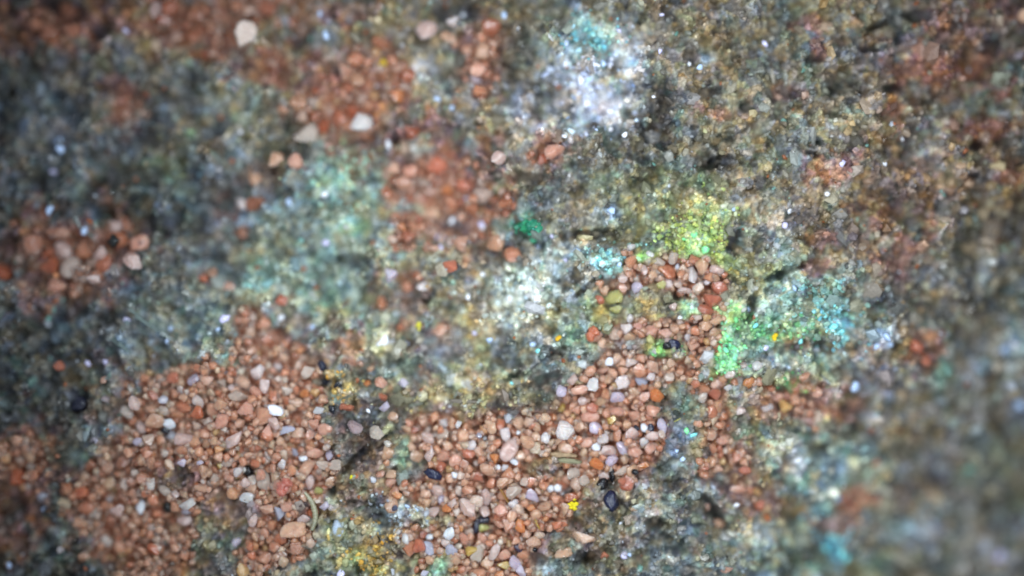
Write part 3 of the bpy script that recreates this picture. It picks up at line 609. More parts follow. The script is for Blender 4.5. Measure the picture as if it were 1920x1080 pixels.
# pale bladed crystals
BLADES = [(262,592,42,7,38),(280,606,52,8,36),(300,618,46,8,34),(318,632,36,7,30),(222,640,34,9,44),(238,652,30,8,40),(268,620,34,6,40),(330,612,26,5,36),(250,575,24,5,36),(150,420,26,7,60),(176,445,24,6,50),(296,596,30,5,38)]
bm = bmesh.new()
bmesh.ops.create_cube(bm, size=2.0)
for v in bm.verts:
    if v.co.x > 0: v.co.y *= .35; v.co.z *= .5
bmesh.ops.bevel(bm, geom=bm.edges[:], offset=.12, segments=2, affect='EDGES')
blade_me = bpy.data.meshes.new('blade_shape'); bm.to_mesh(blade_me); bm.free(); blade_me.materials.append(M_CLEAR)
for (x, y, L, W, a) in BLADES:
    o = bpy.data.objects.new('crystal_blade', blade_me); COLL.objects.link(o); o.parent = rock
    wx, wy = world_xy(np.array([x*1.]), np.array([y*1.])); z = sample(ZR, np.array([x*1.]), np.array([y*1.]))[0]
    o.location = (wx[0], wy[0], z+.006); o.scale = (L*.5/U, W*.5/U, .005)
    o.rotation_euler = (random.uniform(-.3, .3), random.uniform(-.15, .15), -math.radians(a))
    o.color = (*lin((150,168,162)), 1)

# ------------------------------------------------------------------ sand: first the fine fill, then single grains
SANDPAL = [((232,172,138), 6), ((238,184,155), 5), ((222,152,119), 4), ((243,201,175), 3), ((226,188,156), 3), ((246,218,198), 2), ((211,131,96), 2), ((241,228,215), 1.5), ((241,165,113), .7), ((228,191,130), .5), ((183,133,107), .6), ((209,195,167), .7)]
# (salmon pinks dominate)
SPW = np.array([w for _, w in SANDPAL]); SPW = SPW/SPW.sum(); SPC = [c for c, _ in SANDPAL]
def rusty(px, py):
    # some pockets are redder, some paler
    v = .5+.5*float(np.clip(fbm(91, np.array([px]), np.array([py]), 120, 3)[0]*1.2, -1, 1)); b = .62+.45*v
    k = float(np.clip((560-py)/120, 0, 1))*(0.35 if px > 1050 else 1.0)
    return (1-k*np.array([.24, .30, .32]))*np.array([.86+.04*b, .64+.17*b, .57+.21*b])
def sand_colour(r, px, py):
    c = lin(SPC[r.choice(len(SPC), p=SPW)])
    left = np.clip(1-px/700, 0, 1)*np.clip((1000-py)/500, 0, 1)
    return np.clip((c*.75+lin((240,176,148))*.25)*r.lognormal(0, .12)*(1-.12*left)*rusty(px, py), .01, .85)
def inside_sand(n, r):
    xs = r.uniform(-80, 2000, n); ys = r.uniform(-80, 1160, n)
    q = np.maximum(sample(SMC, xs, ys), 0.20*sample(SMW, xs, ys))
    k = q > r.uniform(.08, .72, n)
    return xs[k], ys[k]
r_ = np.random.default_rng(5)
fill = Heap()
xs, ys = inside_sand(40000, r_)
for x, y in zip(xs, ys):
    r = r_.uniform(5, 9.5); rz = r*.6; a = r_.uniform(0, 6.28); ry = r*r_.uniform(.7, 1)
    z = rest(x, y, r, ry, a, rz/U, .45)
    wx, wy = world_xy(x, y)
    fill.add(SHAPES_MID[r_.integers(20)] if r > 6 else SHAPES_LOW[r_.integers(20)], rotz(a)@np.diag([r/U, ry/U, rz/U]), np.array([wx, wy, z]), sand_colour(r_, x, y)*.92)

# grains placed one by one: x, y, rx, ry, angle, colour
C = dict(P=(234,194,182), L=(230,208,222), W=(240,238,242), C=(228,210,194), T=(222,172,142), O=(226,138,86), R=(200,122,96), S=(236,170,146), B=(222,224,240), G=(196,188,120), Y=(212,170,90), X=(244,216,208), D=(178,156,156))
WORD = dict(P='pale pink', L='lavender white', W='bright white', C='clear grey', T='tan', O='vivid orange', R='red brown', S='salmon', B='pale blue', G='olive yellow', Y='ochre', X='pinkish white', D='dull violet')
HAND = [(317,795,13,10,-20,'W'),(317,817,11,10,0,'B'),(345,823,18,14,10,'P'),(260,827,10,7,20,'L'),(265,802,12,11,0,'P'),(290,788,18,14,0,'T'),(308,770,10,9,0,'C'),(306,749,9,8,0,'B'),(255,755,11,14,0,'P'),(205,748,14,8,0,'D'),(363,711,12,10,15,'L'),(371,753,11,13,0,'P'),(414,757,13,12,0,'T'),(335,716,11,12,0,'T'),(324,708,11,10,0,'R'),(388,712,14,10,0,'S'),(415,720,9,9,0,'C'),(433,727,7,6,0,'P'),(446,742,18,11,-12,'C'),(440,822,12,20,-30,'P'),(460,765,15,14,0,'S'),(417,790,13,14,0,'S'),(287,741,12,8,-20,'R'),(200,711,6,7,0,'S'),(455,716,14,13,0,'S'),
 (515,793,10,14,20,'P'),(536,806,17,7,12,'B'),(483,698,13,16,0,'X'),(520,688,8,8,0,'X'),(498,724,11,14,20,'P'),(570,738,9,8,0,'O'),(602,770,14,7,-8,'B'),(590,795,11,10,0,'S'),(612,803,14,11,0,'S'),(585,815,12,10,0,'S'),(721,762,10,10,0,'L'),(757,718,10,9,0,'L'),(737,780,10,9,0,'T'),(556,755,11,9,0,'T'),(578,697,13,13,0,'C'),(716,716,12,11,0,'S'),(717,744,9,8,0,'R'),(688,718,8,7,0,'O'),(650,763,14,8,0,'R'),(667,800,15,13,0,'D'),(708,810,14,13,0,'C'),(538,735,13,9,0,'C'),(480,735,12,11,0,'S'),
 (884,835,10,10,0,'X'),(949,815,11,15,35,'X'),(955,843,15,24,-25,'P'),(963,865,8,8,0,'W'),(928,860,9,11,20,'O'),(853,890,6,6,0,'W'),(831,795,8,9,0,'X'),(860,796,6,8,0,'X'),(830,815,11,11,0,'C'),(805,850,9,16,0,'P'),(802,822,12,12,0,'P'),(920,800,11,15,0,'T'),(953,783,8,11,0,'B'),(972,793,12,13,0,'T'),(992,791,10,10,0,'T'),(1005,801,9,10,0,'T'),(1023,821,9,11,0,'X'),(972,812,4,4,0,'W'),(898,817,6,6,0,'B'),(908,823,4,5,0,'W'),(934,876,5,5,0,'W'),(947,877,7,6,0,'X'),(983,903,8,8,0,'C'),(964,922,15,13,0,'C'),(997,930,11,16,30,'L'),(962,945,10,10,0,'X'),(912,932,10,16,0,'P'),(777,808,8,7,0,'R'),(733,889,10,8,0,'T'),(818,920,13,11,0,'P'),(915,880,15,12,0,'T'),(945,905,14,11,0,'T'),(832,855,14,12,0,'S'),(826,875,10,11,0,'R'),(897,895,9,11,30,'R'),(880,850,14,10,0,'R'),(762,805,10,9,0,'T'),(853,863,12,12,0,'S'),(870,870,9,9,0,'S'),(990,830,14,14,0,'T'),(975,855,12,10,0,'T'),
 (1057,807,18,20,30,'X'),(1117,803,12,12,0,'L'),(1130,823,11,11,0,'X'),(1118,838,9,9,0,'W'),(1166,841,9,14,10,'L'),(1147,866,12,13,0,'L'),(1141,845,15,10,0,'P'),(1241,797,9,16,0,'L'),(1209,802,8,9,0,'W'),(1207,828,9,9,0,'X'),(1222,816,13,9,10,'P'),(1184,812,13,13,0,'P'),(1146,787,9,9,0,'Y'),(1204,872,13,7,0,'O'),(1164,882,14,8,10,'C'),(1131,893,11,8,15,'P'),(1174,904,13,14,0,'R'),(1074,888,13,12,20,'C'),(1094,900,11,11,0,'C'),(1045,916,9,8,0,'W'),(1031,917,7,7,0,'W'),(1118,869,14,12,0,'O'),(1107,781,17,12,-10,'S'),(1160,772,16,8,0,'S'),(1085,800,12,10,0,'T'),(1086,730,16,9,5,'S'),(1110,720,11,13,0,'X'),(1165,717,15,12,20,'X'),(1158,745,14,10,0,'L'),(1190,735,13,8,-25,'T'),(1232,741,13,13,0,'O'),(1212,744,13,9,20,'S'),(1052,732,10,12,0,'L'),(1072,710,10,11,0,'P'),(1142,678,8,8,0,'W'),(1185,680,11,9,0,'P'),(1203,715,12,8,0,'B'),(1093,752,9,8,0,'P'),(1053,766,7,9,0,'Y'),(1138,712,9,11,0,'T'),(1110,765,12,10,0,'R'),(1220,705,8,8,0,'X'),(1255,706,10,9,0,'C'),(1128,695,12,8,0,'S'),(1190,780,12,10,0,'S'),(1225,770,13,11,0,'S'),(1222,840,14,12,0,'S'),(1190,845,14,11,0,'S'),(1060,840,14,10,0,'T'),(1100,830,13,10,0,'S'),
 (262,951,9,15,0,'W'),(203,937,6,6,0,'X'),(222,957,14,14,0,'P'),(353,944,17,12,0,'X'),(350,960,12,5,0,'L'),(345,977,15,10,0,'P'),(311,920,12,10,0,'C'),(329,926,8,8,0,'P'),(343,867,9,9,0,'L'),(373,867,10,5,0,'L'),(412,873,8,7,0,'Y'),(383,893,9,9,0,'T'),(402,897,9,9,0,'C'),(427,896,6,5,0,'X'),
 (618,852,8,13,-15,'L'),(567,860,9,6,-10,'W'),(552,850,9,6,-40,'B'),(630,870,12,10,0,'C'),(609,872,15,9,0,'C'),(495,901,12,20,-8,'C'),(530,910,17,15,0,'S'),(463,932,13,10,-10,'X'),(530,872,8,12,15,'X'),(525,965,13,14,0,'B'),(570,972,12,9,0,'P'),(550,992,25,15,5,'T'),(473,970,11,17,0,'P'),(610,946,9,9,0,'L'),(622,950,6,6,0,'X'),(701,898,6,6,0,'W'),(580,905,9,14,-25,'P'),(598,895,7,7,0,'S'),(590,850,17,10,0,'S'),(600,921,12,8,0,'G'),(443,1018,9,9,0,'L'),(713,888,10,7,20,'S'),(733,905,10,8,0,'S'),(490,890,9,11,0,'S'),(447,885,9,10,0,'X'),(540,950,13,9,0,'S'),(500,955,14,9,0,'S'),(460,905,9,10,0,'P'),(430,895,9,8,0,'S'),
 (843,999,10,15,-22,'W'),(761,1007,7,12,28,'X'),(805,1008,7,6,20,'W'),(804,1028,10,14,0,'B'),(787,1022,12,13,0,'R'),(795,1004,8,9,0,'R'),(847,1030,11,11,0,'B'),(836,1018,9,8,0,'P'),(897,1038,11,16,-25,'C'),(928,1033,8,19,-18,'P'),(965,1055,12,15,0,'L'),(977,1072,8,13,25,'L'),(908,992,10,8,0,'G'),(953,985,13,13,0,'S'),(938,955,13,12,0,'S'),(908,958,9,12,15,'P'),(876,952,18,15,-20,'P'),(848,942,9,9,0,'P'),(827,937,6,10,0,'L'),(735,946,13,15,-20,'T'),(838,952,9,8,0,'O'),(863,991,7,7,0,'O'),(975,985,10,14,15,'O'),(885,1032,12,9,15,'Y'),(797,1074,8,8,0,'L'),(891,1060,6,8,0,'T'),(877,1067,9,7,0,'S'),(855,1047,10,9,0,'T'),(996,953,8,7,0,'O'),(812,958,10,13,-30,'P'),(870,1010,10,11,0,'S'),(945,1040,13,11,0,'S'),(945,1060,14,8,0,'Y'),(988,1000,10,9,0,'S'),(905,1010,9,12,0,'S'),(1000,1015,14,11,0,'T'),(1060,955,8,14,0,'T'),(1094,1008,23,12,-12,'T'),(1055,1034,17,9,8,'T'),(1134,1042,8,8,0,'R'),(1178,974,9,11,0,'C'),(1188,953,8,6,0,'T'),(1165,900,8,8,0,'R'),(1170,1040,8,6,30,'L'),(1020,950,12,11,0,'T'),(1005,965,11,11,0,'T'),
 (1195,540,11,12,0,'L'),(1174,616,11,12,-25,'X'),(1181,597,6,9,0,'X'),(1167,522,9,9,0,'P'),(1166,539,10,10,0,'S'),(1299,514,9,17,5,'X'),(1343,505,14,9,0,'P'),(1217,476,8,7,0,'X'),(1184,464,9,7,0,'X'),(1271,500,5,6,0,'W'),(1236,491,11,8,-10,'C'),(1254,531,8,9,0,'P'),(1207,507,7,10,0,'P'),(1325,529,7,6,0,'X'),(1151,558,17,15,0,'G'),(1195,612,9,8,0,'R'),(1275,595,5,4,20,'W'),(1113,630,17,13,0,'S'),(1335,565,18,14,0,'R'),(1320,580,16,10,0,'R'),(1350,540,16,14,0,'R'),(1291,632,7,9,-15,'X'),(1240,535,10,10,0,'G'),(1133,545,9,10,0,'T'),(1155,580,12,8,0,'G'),(1255,640,10,9,0,'P'),(1300,650,12,10,0,'S'),(1340,600,12,9,0,'T'),(1262,575,8,8,0,'P'),(1285,545,14,6,-10,'P'),(1280,500,8,9,0,'T'),(1220,620,13,10,0,'S'),(1245,625,12,9,0,'S'),
 (1367,700,10,9,0,'P'),(1418,685,10,9,0,'X'),(1392,683,9,8,0,'P'),(1364,728,8,8,0,'X'),(1440,700,9,8,0,'P'),(1460,745,12,10,0,'S'),(1438,765,12,8,0,'X'),(1345,720,12,10,0,'S'),(1388,770,9,8,0,'P'),(1340,740,13,11,0,'R'),(1530,735,10,10,0,'S'),
 (680,231,20,17,-15,'X'),(800,56,20,17,15,'P'),(850,42,13,11,0,'X'),(935,298,15,13,10,'P'),(733,517,14,14,0,'L'),(805,398,19,12,0,'T'),(456,382,14,11,0,'X'),(575,250,23,20,0,'C'),(795,537,14,9,0,'X'),(295,20,14,16,0,'P'),(555,303,14,16,0,'S'),(520,300,14,14,0,'T'),(480,335,14,14,0,'T'),(115,685,11,10,0,'R'),(180,524,14,9,0,'P'),(110,537,18,15,0,'S'),(255,490,20,15,-30,'P'),(265,455,18,16,0,'S'),(120,470,14,20,20,'P'),(115,435,18,12,0,'S'),(215,425,14,12,0,'P'),(190,475,13,14,0,'P'),(1125,562,9,9,0,'R'),(80,930,12,8,0,'B'),(120,1028,8,7,0,'X'),(530,562,12,11,0,'R'),(430,537,12,9,0,'S'),(383,523,10,8,0,'R'),(870,345,16,13,0,'R'),(820,310,20,17,0,'R'),(770,320,14,13,0,'S'),(735,315,14,12,0,'S'),(1040,285,20,15,0,'S'),(1070,262,6,9,0,'X'),(895,130,16,14,0,'S'),(905,95,14,16,0,'T'),(840,70,16,12,0,'T'),(845,500,14,12,0,'R'),(1713,648,13,13,0,'R'),(1730,672,12,14,0,'R'),(1395,880,12,9,0,'R'),(1320,875,8,7,0,'R'),(1385,918,17,9,-10,'S'),(1355,825,12,10,0,'S'),(1350,985,13,9,0,'T'),(1360,1064,12,7,0,'S'),(1425,948,10,11,0,'R'),(1327,952,6,7,0,'S')]
# big pale chips and dark grains are built further down; hand-placed grains go in bottom-up order of size
placed = []     # x, y, r
def add_grain(x, y, rx, ry, ang, col, name, mat, r, flat=.8, sink=.35, shapes=None):
    rz = min(rx, ry)*r.uniform(.5, .85)*flat/.8
    z = rest(x, y, rx, ry, math.radians(ang), rz/U, sink)
    pool = shapes or SHAPE_ME; me0 = pool[r.integers(len(pool))]
    o = bpy.data.objects.new(name, me0); COLL.objects.link(o)
    wx, wy = world_xy(x, y)
    o.location = (wx, wy, z); o.scale = (rx*1.04/U, ry*1.04/U, rz/U)
    o.rotation_euler = (r.uniform(-.25, .25), r.uniform(-.25, .25), math.radians(ang))
    if not me0.materials: me0.materials.append(M_SAND)
    o.material_slots[0].link = 'OBJECT'; o.material_slots[0].material = mat
    o.color = (*[float(q) for q in col], 1)
    placed.append((x, y, max(rx, ry)))
    return o

# mid layer: more fill between, then the individuals
xs, ys = inside_sand(16000, r_)
hx = np.array([q[0] for q in HAND]); hy = np.array([q[1] for q in HAND]); hr = np.array([max(q[2], q[3]) for q in HAND])
cand = []
for x, y in zip(xs, ys):
    r = float(np.clip(r_.lognormal(2.28, .25), 6.5, 18))
    if x < 320 and y < 620: r = min(r*1.5, 21)
    elif y < 500: r = min(r*1.2, 20)
    d = np.hypot(hx-x, hy-y)
    if (d < (hr+r)*.66).any(): continue
    if any((x-a)**2+(y-b)**2 < ((r+c)*.66)**2 for a, b, c in cand): continue
    cand.append((x, y, r))
inview = [q for q in cand if 0 < q[0] < 1920 and 0 < q[1] < 1080]
inview.sort(key=lambda q: -q[2])
NIND = 300-sum(1 for q in HAND if q[5] in 'TORSY')
single = set(inview[:NIND])
GRAINS = []     # object, x, y, r, colour word, kind
order = sorted(cand, key=lambda q: q[2])
for (x, y, r) in order:
    ry = r*r_.uniform(.72, 1.0); a = r_.uniform(0, 360)
    if (x, y, r) in single:
        i = r_.choice(len(SPC), p=SPW)
        col = np.clip(lin(SPC[i])*r_.lognormal(0, .12)*rusty(x, y), .01, .85)
        o = add_grain(x, y, r, ry, a, col, 'sand_grain', M_SAND, r_, sink=.5)
        GRAINS.append((o, x, y, r, SPC[i], ry/r))
    else:
        z = rest(x, y, r, ry, math.radians(a), r*.65/U, .5)
        wx, wy = world_xy(x, y)
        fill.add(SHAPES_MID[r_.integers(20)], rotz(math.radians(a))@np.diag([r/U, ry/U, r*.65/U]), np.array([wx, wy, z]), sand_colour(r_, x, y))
sand = fill.build('sand', M_SANDFILL)
tag(sand, 'loose orange sand filling the hollows of the rock', 'sand', kind='stuff')
print('grains: fill', len(xs), 'cand', len(cand), 'single', len(single))
for (x, y, rx, ry, a, c) in HAND:
    base = lin(C[c])*r_.lognormal(0, .07)
    mat = {'C': M_CLEAR, 'B': M_CLEAR, 'W': M_MILK}.get(c, M_QUARTZ if c in 'PLWX' else M_SAND)
    name = 'quartz_grain' if c in 'PLWXCBD' else 'sand_grain'
    o = add_grain(x, y, rx, ry, a, np.clip(base, .01, .86), name, mat, r_, sink=.3)
    GRAINS.append((o, x, y, max(rx, ry), c, min(rx, ry)/max(rx, ry)))

# ------------------------------------------------------------------ named landmarks
def chip(name, pts, thick, col, mat, label, category, sink=.2, bev=.0022, tilt=(0, 0), seed=1):
    cx = sum(p[0] for p in pts)/len(pts); cy = sum(p[1] for p in pts)/len(pts)
    R = max(math.hypot(p[0]-cx, p[1]-cy) for p in pts)*.8
    z = rest(cx, cy, R, R, 0, thick/2, sink)
    wx, wy = world_xy(cx, cy)
    bm = bmesh.new()
    poly = [((p[0]-cx)/U, -(p[1]-cy)/U) for p in pts]
    area = sum(poly[i][0]*poly[(i+1) % len(poly)][1]-poly[(i+1) % len(poly)][0]*poly[i][1] for i in range(len(poly)))
    if area < 0: poly = poly[::-1]
    vs = [bm.verts.new((x, y, -thick/2)) for x, y in poly]
    f = bm.faces.new(vs[::-1])
    ext = bmesh.ops.extrude_face_region(bm, geom=[f])
    top = [g for g in ext['geom'] if isinstance(g, bmesh.types.BMVert)]
    for v in top: v.co.z += thick; v.co.x *= .88; v.co.y *= .88
    bmesh.ops.recalc_face_normals(bm, faces=bm.faces[:])
    bmesh.ops.bevel(bm, geom=bm.edges[:], offset=bev, segments=2, affect='EDGES')
    rr = random.Random(seed)
    for v in bm.verts: v.co += Vector((rr.uniform(-1, 1), rr.uniform(-1, 1), rr.uniform(-1, 1)))*.0006
    me = bpy.data.meshes.new(name); bm.to_mesh(me); bm.free()
    o = link(name, me, mat)
    o.location = (wx, wy, z); o.rotation_euler = (tilt[0], tilt[1], 0); o.color = (*lin(col), 1)
    tag(o, label, category)
    return o
chip('quartz_chip', [(501,758),(516,757),(533,764),(534,780),(511,779),(505,771)], .016, (245,246,252), M_MILK, 'gleaming white four-sided quartz chip lying flat on the orange sand', 'mineral chip')
chip('quartz_chip', [(441,60),(450,43),(462,38),(478,42),(488,56),(486,76),(470,86),(450,95),(446,80)], .026, (226,204,188), M_MILK, 'large cream white octagonal grain alone on the dim upper rock', 'mineral chip')
chip('quartz_chip', [(632,968),(641,980),(648,995),(640,1007),(629,1004),(624,992),(627,978)], .016, (205,222,240), M_MILK, 'icy pale blue leaf-shaped chip beside the curled fibre', 'mineral chip', tilt=(.2, .2))
def dark(x, y, rx, ry, a, col, label, name='dark_grain'):
    o = add_grain(x, y, rx, ry, a, lin(col), name, M_DARK, r_, sink=.2, shapes=LUMP_ME)
    tag(o, label, 'mineral grain'); return o
NAVY = (22, 26, 52); BLK = (20, 20, 24)
for q in [(1146,938,15,20,-6,NAVY,'largest glossy navy grain below the white triangular grains, at the sand edge'),
 (1130,907,12,11,12,BLK,'black grain tucked just above the largest glossy navy grain'),
 (1148,892,6,13,0,BLK,'narrow black grain directly under the lavender triangular quartz grain'),
 (1262,645,13,9,-10,NAVY,'shiny navy grain set in green crust above the central sand'),
 (1249,648,9,7,20,BLK,'small black grain touching the shiny navy grain in green crust'),
 (812,889,18,9,-22,NAVY,'long navy grain lying beside the tiny round white grain'),
 (897,986,9,19,-18,(26,28,46),'tall dark slate grain standing in the lower sand'),
 (908,975,11,8,0,(40,40,52),'blunt dark grain leaning on the tall dark slate grain'),
 (465,884,10,10,0,(16,16,18),'square jet black grain in the sand near the curled fibre'),
 (217,453,13,12,0,(24,28,26),'blurred black green grain in the dim sand pocket by the edge'),
 (312,953,11,11,0,(18,20,16),'round black lump added for the dark hole below the dusky patch in the sand'),  # black lump added where the sand has only a dark hole
 (972,1028,9,7,-20,(52,40,56),'plum black grain low in the central sand'),
 (1003,1031,5,5,0,BLK,'tiny black grain just right of the plum black grain'),
 (1189,883,7,6,0,BLK,'small black grain between the orange oval grain and the clear wedge'),
 (1192,802,6,6,0,(34,36,48),'small black grain among pale quartz near the sand corner'),
 (1220,802,6,8,0,(40,44,60),'small slate grain beside the bright white quartz near the sand corner'),
 (309,808,8,9,0,(24,26,34),'small black grain wedged between two bright quartz grains'),
 (618,718,9,8,0,(30,34,48),'black grain at the start of the dark row by the ochre patch'),
 (634,722,8,7,0,(26,30,38),'black grain with blue glint closest to the ochre patch'),
 (604,686,9,10,0,(36,40,56),'slate blue grain lodged in the pale green rock above the black row'),
 (606,718,7,7,0,(22,24,30),'small round black grain at the outer end of the black row'),
 (622,768,7,9,30,(28,30,38),'black grain beside the pale blue box-shaped grain'),
 (150,757,16,15,0,(26,28,44),'blurred navy lump on the dim rock outside the sand'),
 (742,950,6,6,0,(40,46,70),'small navy grain in the pale blue grey crust')]:
    dark(*q)
def blob_cluster(name, x, y, spread, n, size, col, label, category, seed, mat=M_MATTE):
    """a knobbly crystal lump: several grown-together grains in one mesh"""
    r = np.random.default_rng(seed); h = Heap()
    z0 = rest(x, y, spread+size, spread+size, 0, size/U, .6)
    wx, wy = world_xy(x, y)
    for i in range(n):
        th = r.uniform(0, 6.28); t = spread*math.sqrt(r.random())
        s = size*r.uniform(.6, 1.1)/U
        h.add(SHAPES_MID[r.integers(20)], rand_rot(r)*s, np.array([t*math.cos(th)/U, t*math.sin(th)*1.2/U, r.uniform(-.1, .6)*size/U]), (0, 0, 0))
    me = mesh_np(name, np.concatenate(h.v), tris=np.concatenate(h.f))
    bm = bmesh.new(); bm.from_mesh(me); bm.to_mesh(me); bm.free()
    o = link(name, me, mat); o.location = (wx, wy, z0); o.color = (*lin(col), 1)
    md = o.modifiers.new('fuse', 'REMESH'); md.mode = 'VOXEL'; md.voxel_size = size*.16/U; md.use_smooth_shade = True
    dg = bpy.context.evaluated_depsgraph_get(); m2 = bpy.data.meshes.new_from_object(o.evaluated_get(dg))
    o.modifiers.clear(); o.data = m2
    if not m2.materials: m2.materials.append(mat)
    tag(o, label, category); return o
blob_cluster('yellow_crystal', 1074, 945, 8, 13, 4.8, (214,196,30), 'vivid lemon yellow crystal clump at the lower sand edge', 'mineral crystal', 1)
blob_cluster('yellow_crystal', 1454, 632, 5, 6, 4.5, (226,190,30), 'golden yellow crystal speck among the green crusts', 'mineral crystal', 2)
blob_cluster('yellow_crystal', 1047, 634, 4, 5, 4.5, (220,170,36), 'amber yellow crystal speck left of the green sand pocket', 'mineral crystal', 3)
blob_cluster('yellow_crystal', 719, 118, 5, 5, 4.5, (196,164,30), 'dull yellow crystal speck beside the upper red sand patch', 'mineral crystal', 4)
blob_cluster('yellow_crystal', 785, 612, 5, 5, 4, (200,190,60), 'small yellow crystal speck under the centre sand column', 'mineral crystal', 5)
blob_cluster('yellow_crystal', 660, 894, 3, 4, 3, (205,195,40), 'tiny lemon speck on the dark rock left of the lower sand', 'mineral crystal', 6)
blob_cluster('salmon_lump', 1114, 628, 10, 9, 8, (214,128,96), 'knobbly salmon pink lump at the left tip of the sand band', 'mineral lump', 8, M_SAND)
blob_cluster('salmon_lump', 532, 911, 12, 10, 8, (214,132,116), 'knobbly rose pink lump right of the grey triangular grain', 'mineral lump', 9, M_SAND)

# the curled fibre: a ringed, tapering pale tube
def tube(name, pts, rads, col, mat, rings=True, seg=14, per=10):
    P = [Vector(p) for p in pts]; path = []; rr = []
    for i in range(len(P)-1):
        p0 = P[max(i-1, 0)]; p1 = P[i]; p2 = P[i+1]; p3 = P[min(i+2, len(P)-1)]
        for k in range(per):
            t = k/per
            path.append(.5*((2*p1)+(p2-p0)*t+(2*p0-5*p1+4*p2-p3)*t*t+(3*p1-p0-3*p2+p3)*t**3)); rr.append(rads[i]*(1-t)+rads[i+1]*t)
    path.append(P[-1]); rr.append(rads[-1])
    bm = bmesh.new(); prev = None; loops = []
    for i, p in enumerate(path):
        d = (path[min(i+1, len(path)-1)]-path[max(i-1, 0)]).normalized()
        s = d.cross(Vector((0, 0, 1))).normalized(); u = s.cross(d)
        r = rr[i]*(1+(.05 if i % 4 < 2 else -.04)*rings)
        loops.append([bm.verts.new(p+(s*math.cos(a)+u*math.sin(a))*r) for a in [2*math.pi*k/seg for k in range(seg)]])
    for a, b in zip(loops, loops[1:]):
        for k in range(seg): bm.faces.new((a[k], a[(k+1) % seg], b[(k+1) % seg], b[k]))
    bm.faces.new(loops[0][::-1]); bm.faces.new(loops[-1])
    bmesh.ops.recalc_face_normals(bm, faces=bm.faces[:])
    for f in bm.faces: f.smooth = True
    me = bpy.data.meshes.new(name); bm.to_mesh(me); bm.free()
    o = link(name, me, mat); o.color = (*lin(col), 1); return o
def over(pts, lift):
    out = []
    for (x, y) in pts:
        sj, si = window(x, y, 5); wx, wy = world_xy(x, y)
        out.append((float(wx), float(wy), float(np.quantile(HM[sj, si], .7))+lift))
    zs = [p[2] for p in out]; zm = sum(zs)/len(zs)
    return [(p[0], p[1], .35*p[2]+.65*zm) for p in out]
o = tube('fibre', over([(572,922),(582,935),(589,950),(592,966),(590,982),(585,993)], .004), [.0028,.0044,.0054,.0054,.0046,.0030], (176,172,142), M_QUARTZ)
tag(o, 'curled pale ringed fibre lying like a small worm on the sand', 'fibre')
o = tube('fibre', over([(937,915),(945,928),(953,942)], .003), [.0022,.0026,.0018], (176,126,58), M_SAND, False)
tag(o, 'short straight amber fibre between the clear grey quartz grains', 'fibre')
o = tube('fibre', over([(1003,972),(1007,982),(1012,990)], .003), [.0018,.0022,.0014], (190,150,70), M_SAND, False)
tag(o, 'tiny golden fibre at the right edge of the lower sand', 'fibre')
o = tube('fibre', over([(1252,796),(1264,790),(1276,784)], .003), [.0012,.0014,.0010], (160,156,90), M_MATTE, False)
tag(o, 'hair-thin olive fibre on the green rock beside the sand corner', 'fibre')
# flat splintery fragment lying in the sand
def plank(x, y, L, W, a, col, label):
    pts = []
    for (u, v) in ((-.5, -.2), (-.3, -.5), (.25, -.42), (.5, -.1), (.42, .35), (-.1, .5), (-.46, .3)):
        c, s = math.cos(math.radians(a)), math.sin(math.radians(a))
        pts.append((x+c*u*L-s*v*W, y+s*u*L+c*v*W))
    chip('splinter', pts, .010, col, M_MATTE, label, 'splinter', bev=.0015)
plank(1057, 852, 56, 10, 4, (150,126,96), 'long tan splinter lying flat above the olive splinter')
plank(1068, 863, 50, 10, 6, (126,122,94), 'long olive splinter lying flat under the tan splinter')
plank(870, 752, 60, 9, 2, (112,104,92), 'dull brown splinter embedded where sand meets the green rock')
plank(780, 758, 34, 8, -12, (96,98,84), 'short grey splinter in the yellow olive rock')

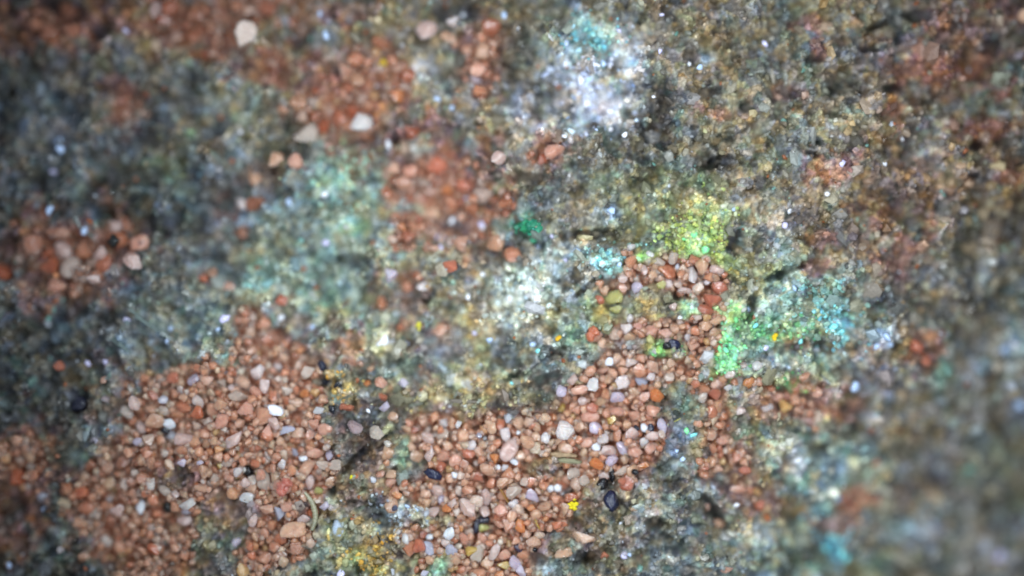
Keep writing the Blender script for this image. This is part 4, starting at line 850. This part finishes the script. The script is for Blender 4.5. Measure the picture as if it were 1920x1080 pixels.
# ------------------------------------------------------------------ labels of the single grains
MARKS = [((590,958),'the curled pale fibre'),((517,769),'the white four-sided chip'),((463,66),'the cream octagonal grain'),((1145,932),'the largest navy grain'),((1262,645),'the shiny navy grain'),((812,889),'the long navy grain'),((897,986),'the tall slate grain'),((465,884),'the square black grain'),((312,953),'the round dark hole'),((1074,945),'the lemon yellow clump'),((650,724),'the ochre patch'),((1114,628),'the knobbly salmon lump'),((532,911),'the knobbly rose lump'),((1062,857),'the long splinters'),((972,1028),'the plum black grain'),
 ((1305,440),'the lime green crust'),((1345,640),'the mint green crust'),((965,565),'the creamy white crust'),((1575,610),'the cyan crust'),((1105,165),'the white lavender crust'),((635,340),'the dusty turquoise crust'),((985,420),'the emerald crystals'),((217,453),'the blurred black grain'),((720,1030),'the ochre crust'),((635,988),'the icy blue chip'),((719,118),'the dull yellow speck'),((1454,632),'the golden speck'),((750,958),'the blue grey crust'),((335,893),'the dusky rock patch'),((1560,1020),'the sky blue crust'),((280,610),'the bladed crystals'),((955,843),'the big pink wedge grain'),((1057,807),'the big blushing quartz grain'),((317,795),'the bright white pair'),((1147,866),'the lavender triangular grain'),((1232,741),'the orange corner grain'),((884,835),'the round cream grain'),((843,999),'the tall white grain'),((997,930),'the milky crescent grain'),((262,951),'the pointed white grain'),((1195,540),'the lavender heart-shaped grain'),((1174,616),'the oval lavender grain'),((1335,565),'the rusty grain cluster')]
def colour_word(c):
    if isinstance(c, str): return WORD[c]
    return {(232,172,138):'orange brown',(238,184,155):'orange',(222,152,119):'rust',(243,201,175):'light salmon',(226,188,156):'sandy tan',(246,218,198):'peach',(211,131,96):'deep rust',(241,228,215):'pale beige',(241,165,113):'bright orange',(228,191,130):'honey',(183,133,107):'dark brown',(209,195,167):'greyish khaki'}[c]
DIRS = ['right of', 'up and right of', 'above', 'up and left of', 'left of', 'down and left of', 'below', 'down and right of']
used = {}
for (o, x, y, r, c, asp) in GRAINS:
    size = 'tiny' if r < 7 else 'small' if r < 9.5 else 'middling' if r < 12.5 else 'big' if r < 17 else 'very big'
    shape = 'round' if asp > .92 else 'squat' if asp > .8 else 'oval' if asp > .66 else 'elongated'
    noun = 'quartz grain' if o.name.startswith('quartz') else 'sand grain'
    ms = sorted(MARKS, key=lambda m: math.hypot(m[0][0]-x, m[0][1]-y))
    ms = [m for m in ms if math.hypot(m[0][0]-x, m[0][1]-y) > 9]
    def rel(m):
        d = math.hypot(m[0][0]-x, m[0][1]-y)
        ang = math.degrees(math.atan2(m[0][1]-y, x-m[0][0])) % 360
        w = DIRS[int((ang+22.5)//45) % 8]
        pre = 'just ' if d < 40 else '' if d < 95 else 'farther '
        return pre+w+' '+m[1]
    tries = [f'{size} {shape} {colour_word(c)} {noun} {rel(m)}' for m in ms[:3]]
    lab = next((t for t in tries if t not in used and len(t.split()) <= 16), None)
    if lab is None: lab = f'{size} {shape} {colour_word(c)} {noun} {rel(ms[3])}'
    if lab in used:
        g = 'lookalike grains '+rel(ms[3]); used[lab]['group'] = g; o['group'] = g
    used[lab] = o
    o['label'] = lab; o['category'] = 'quartz grain' if noun[0] == 'q' else 'sand grain'
    if 'group' not in o: o['group'] = 'single quartz grains on the sand and rock' if noun[0] == 'q' else 'single sand grains on the sand and rock'
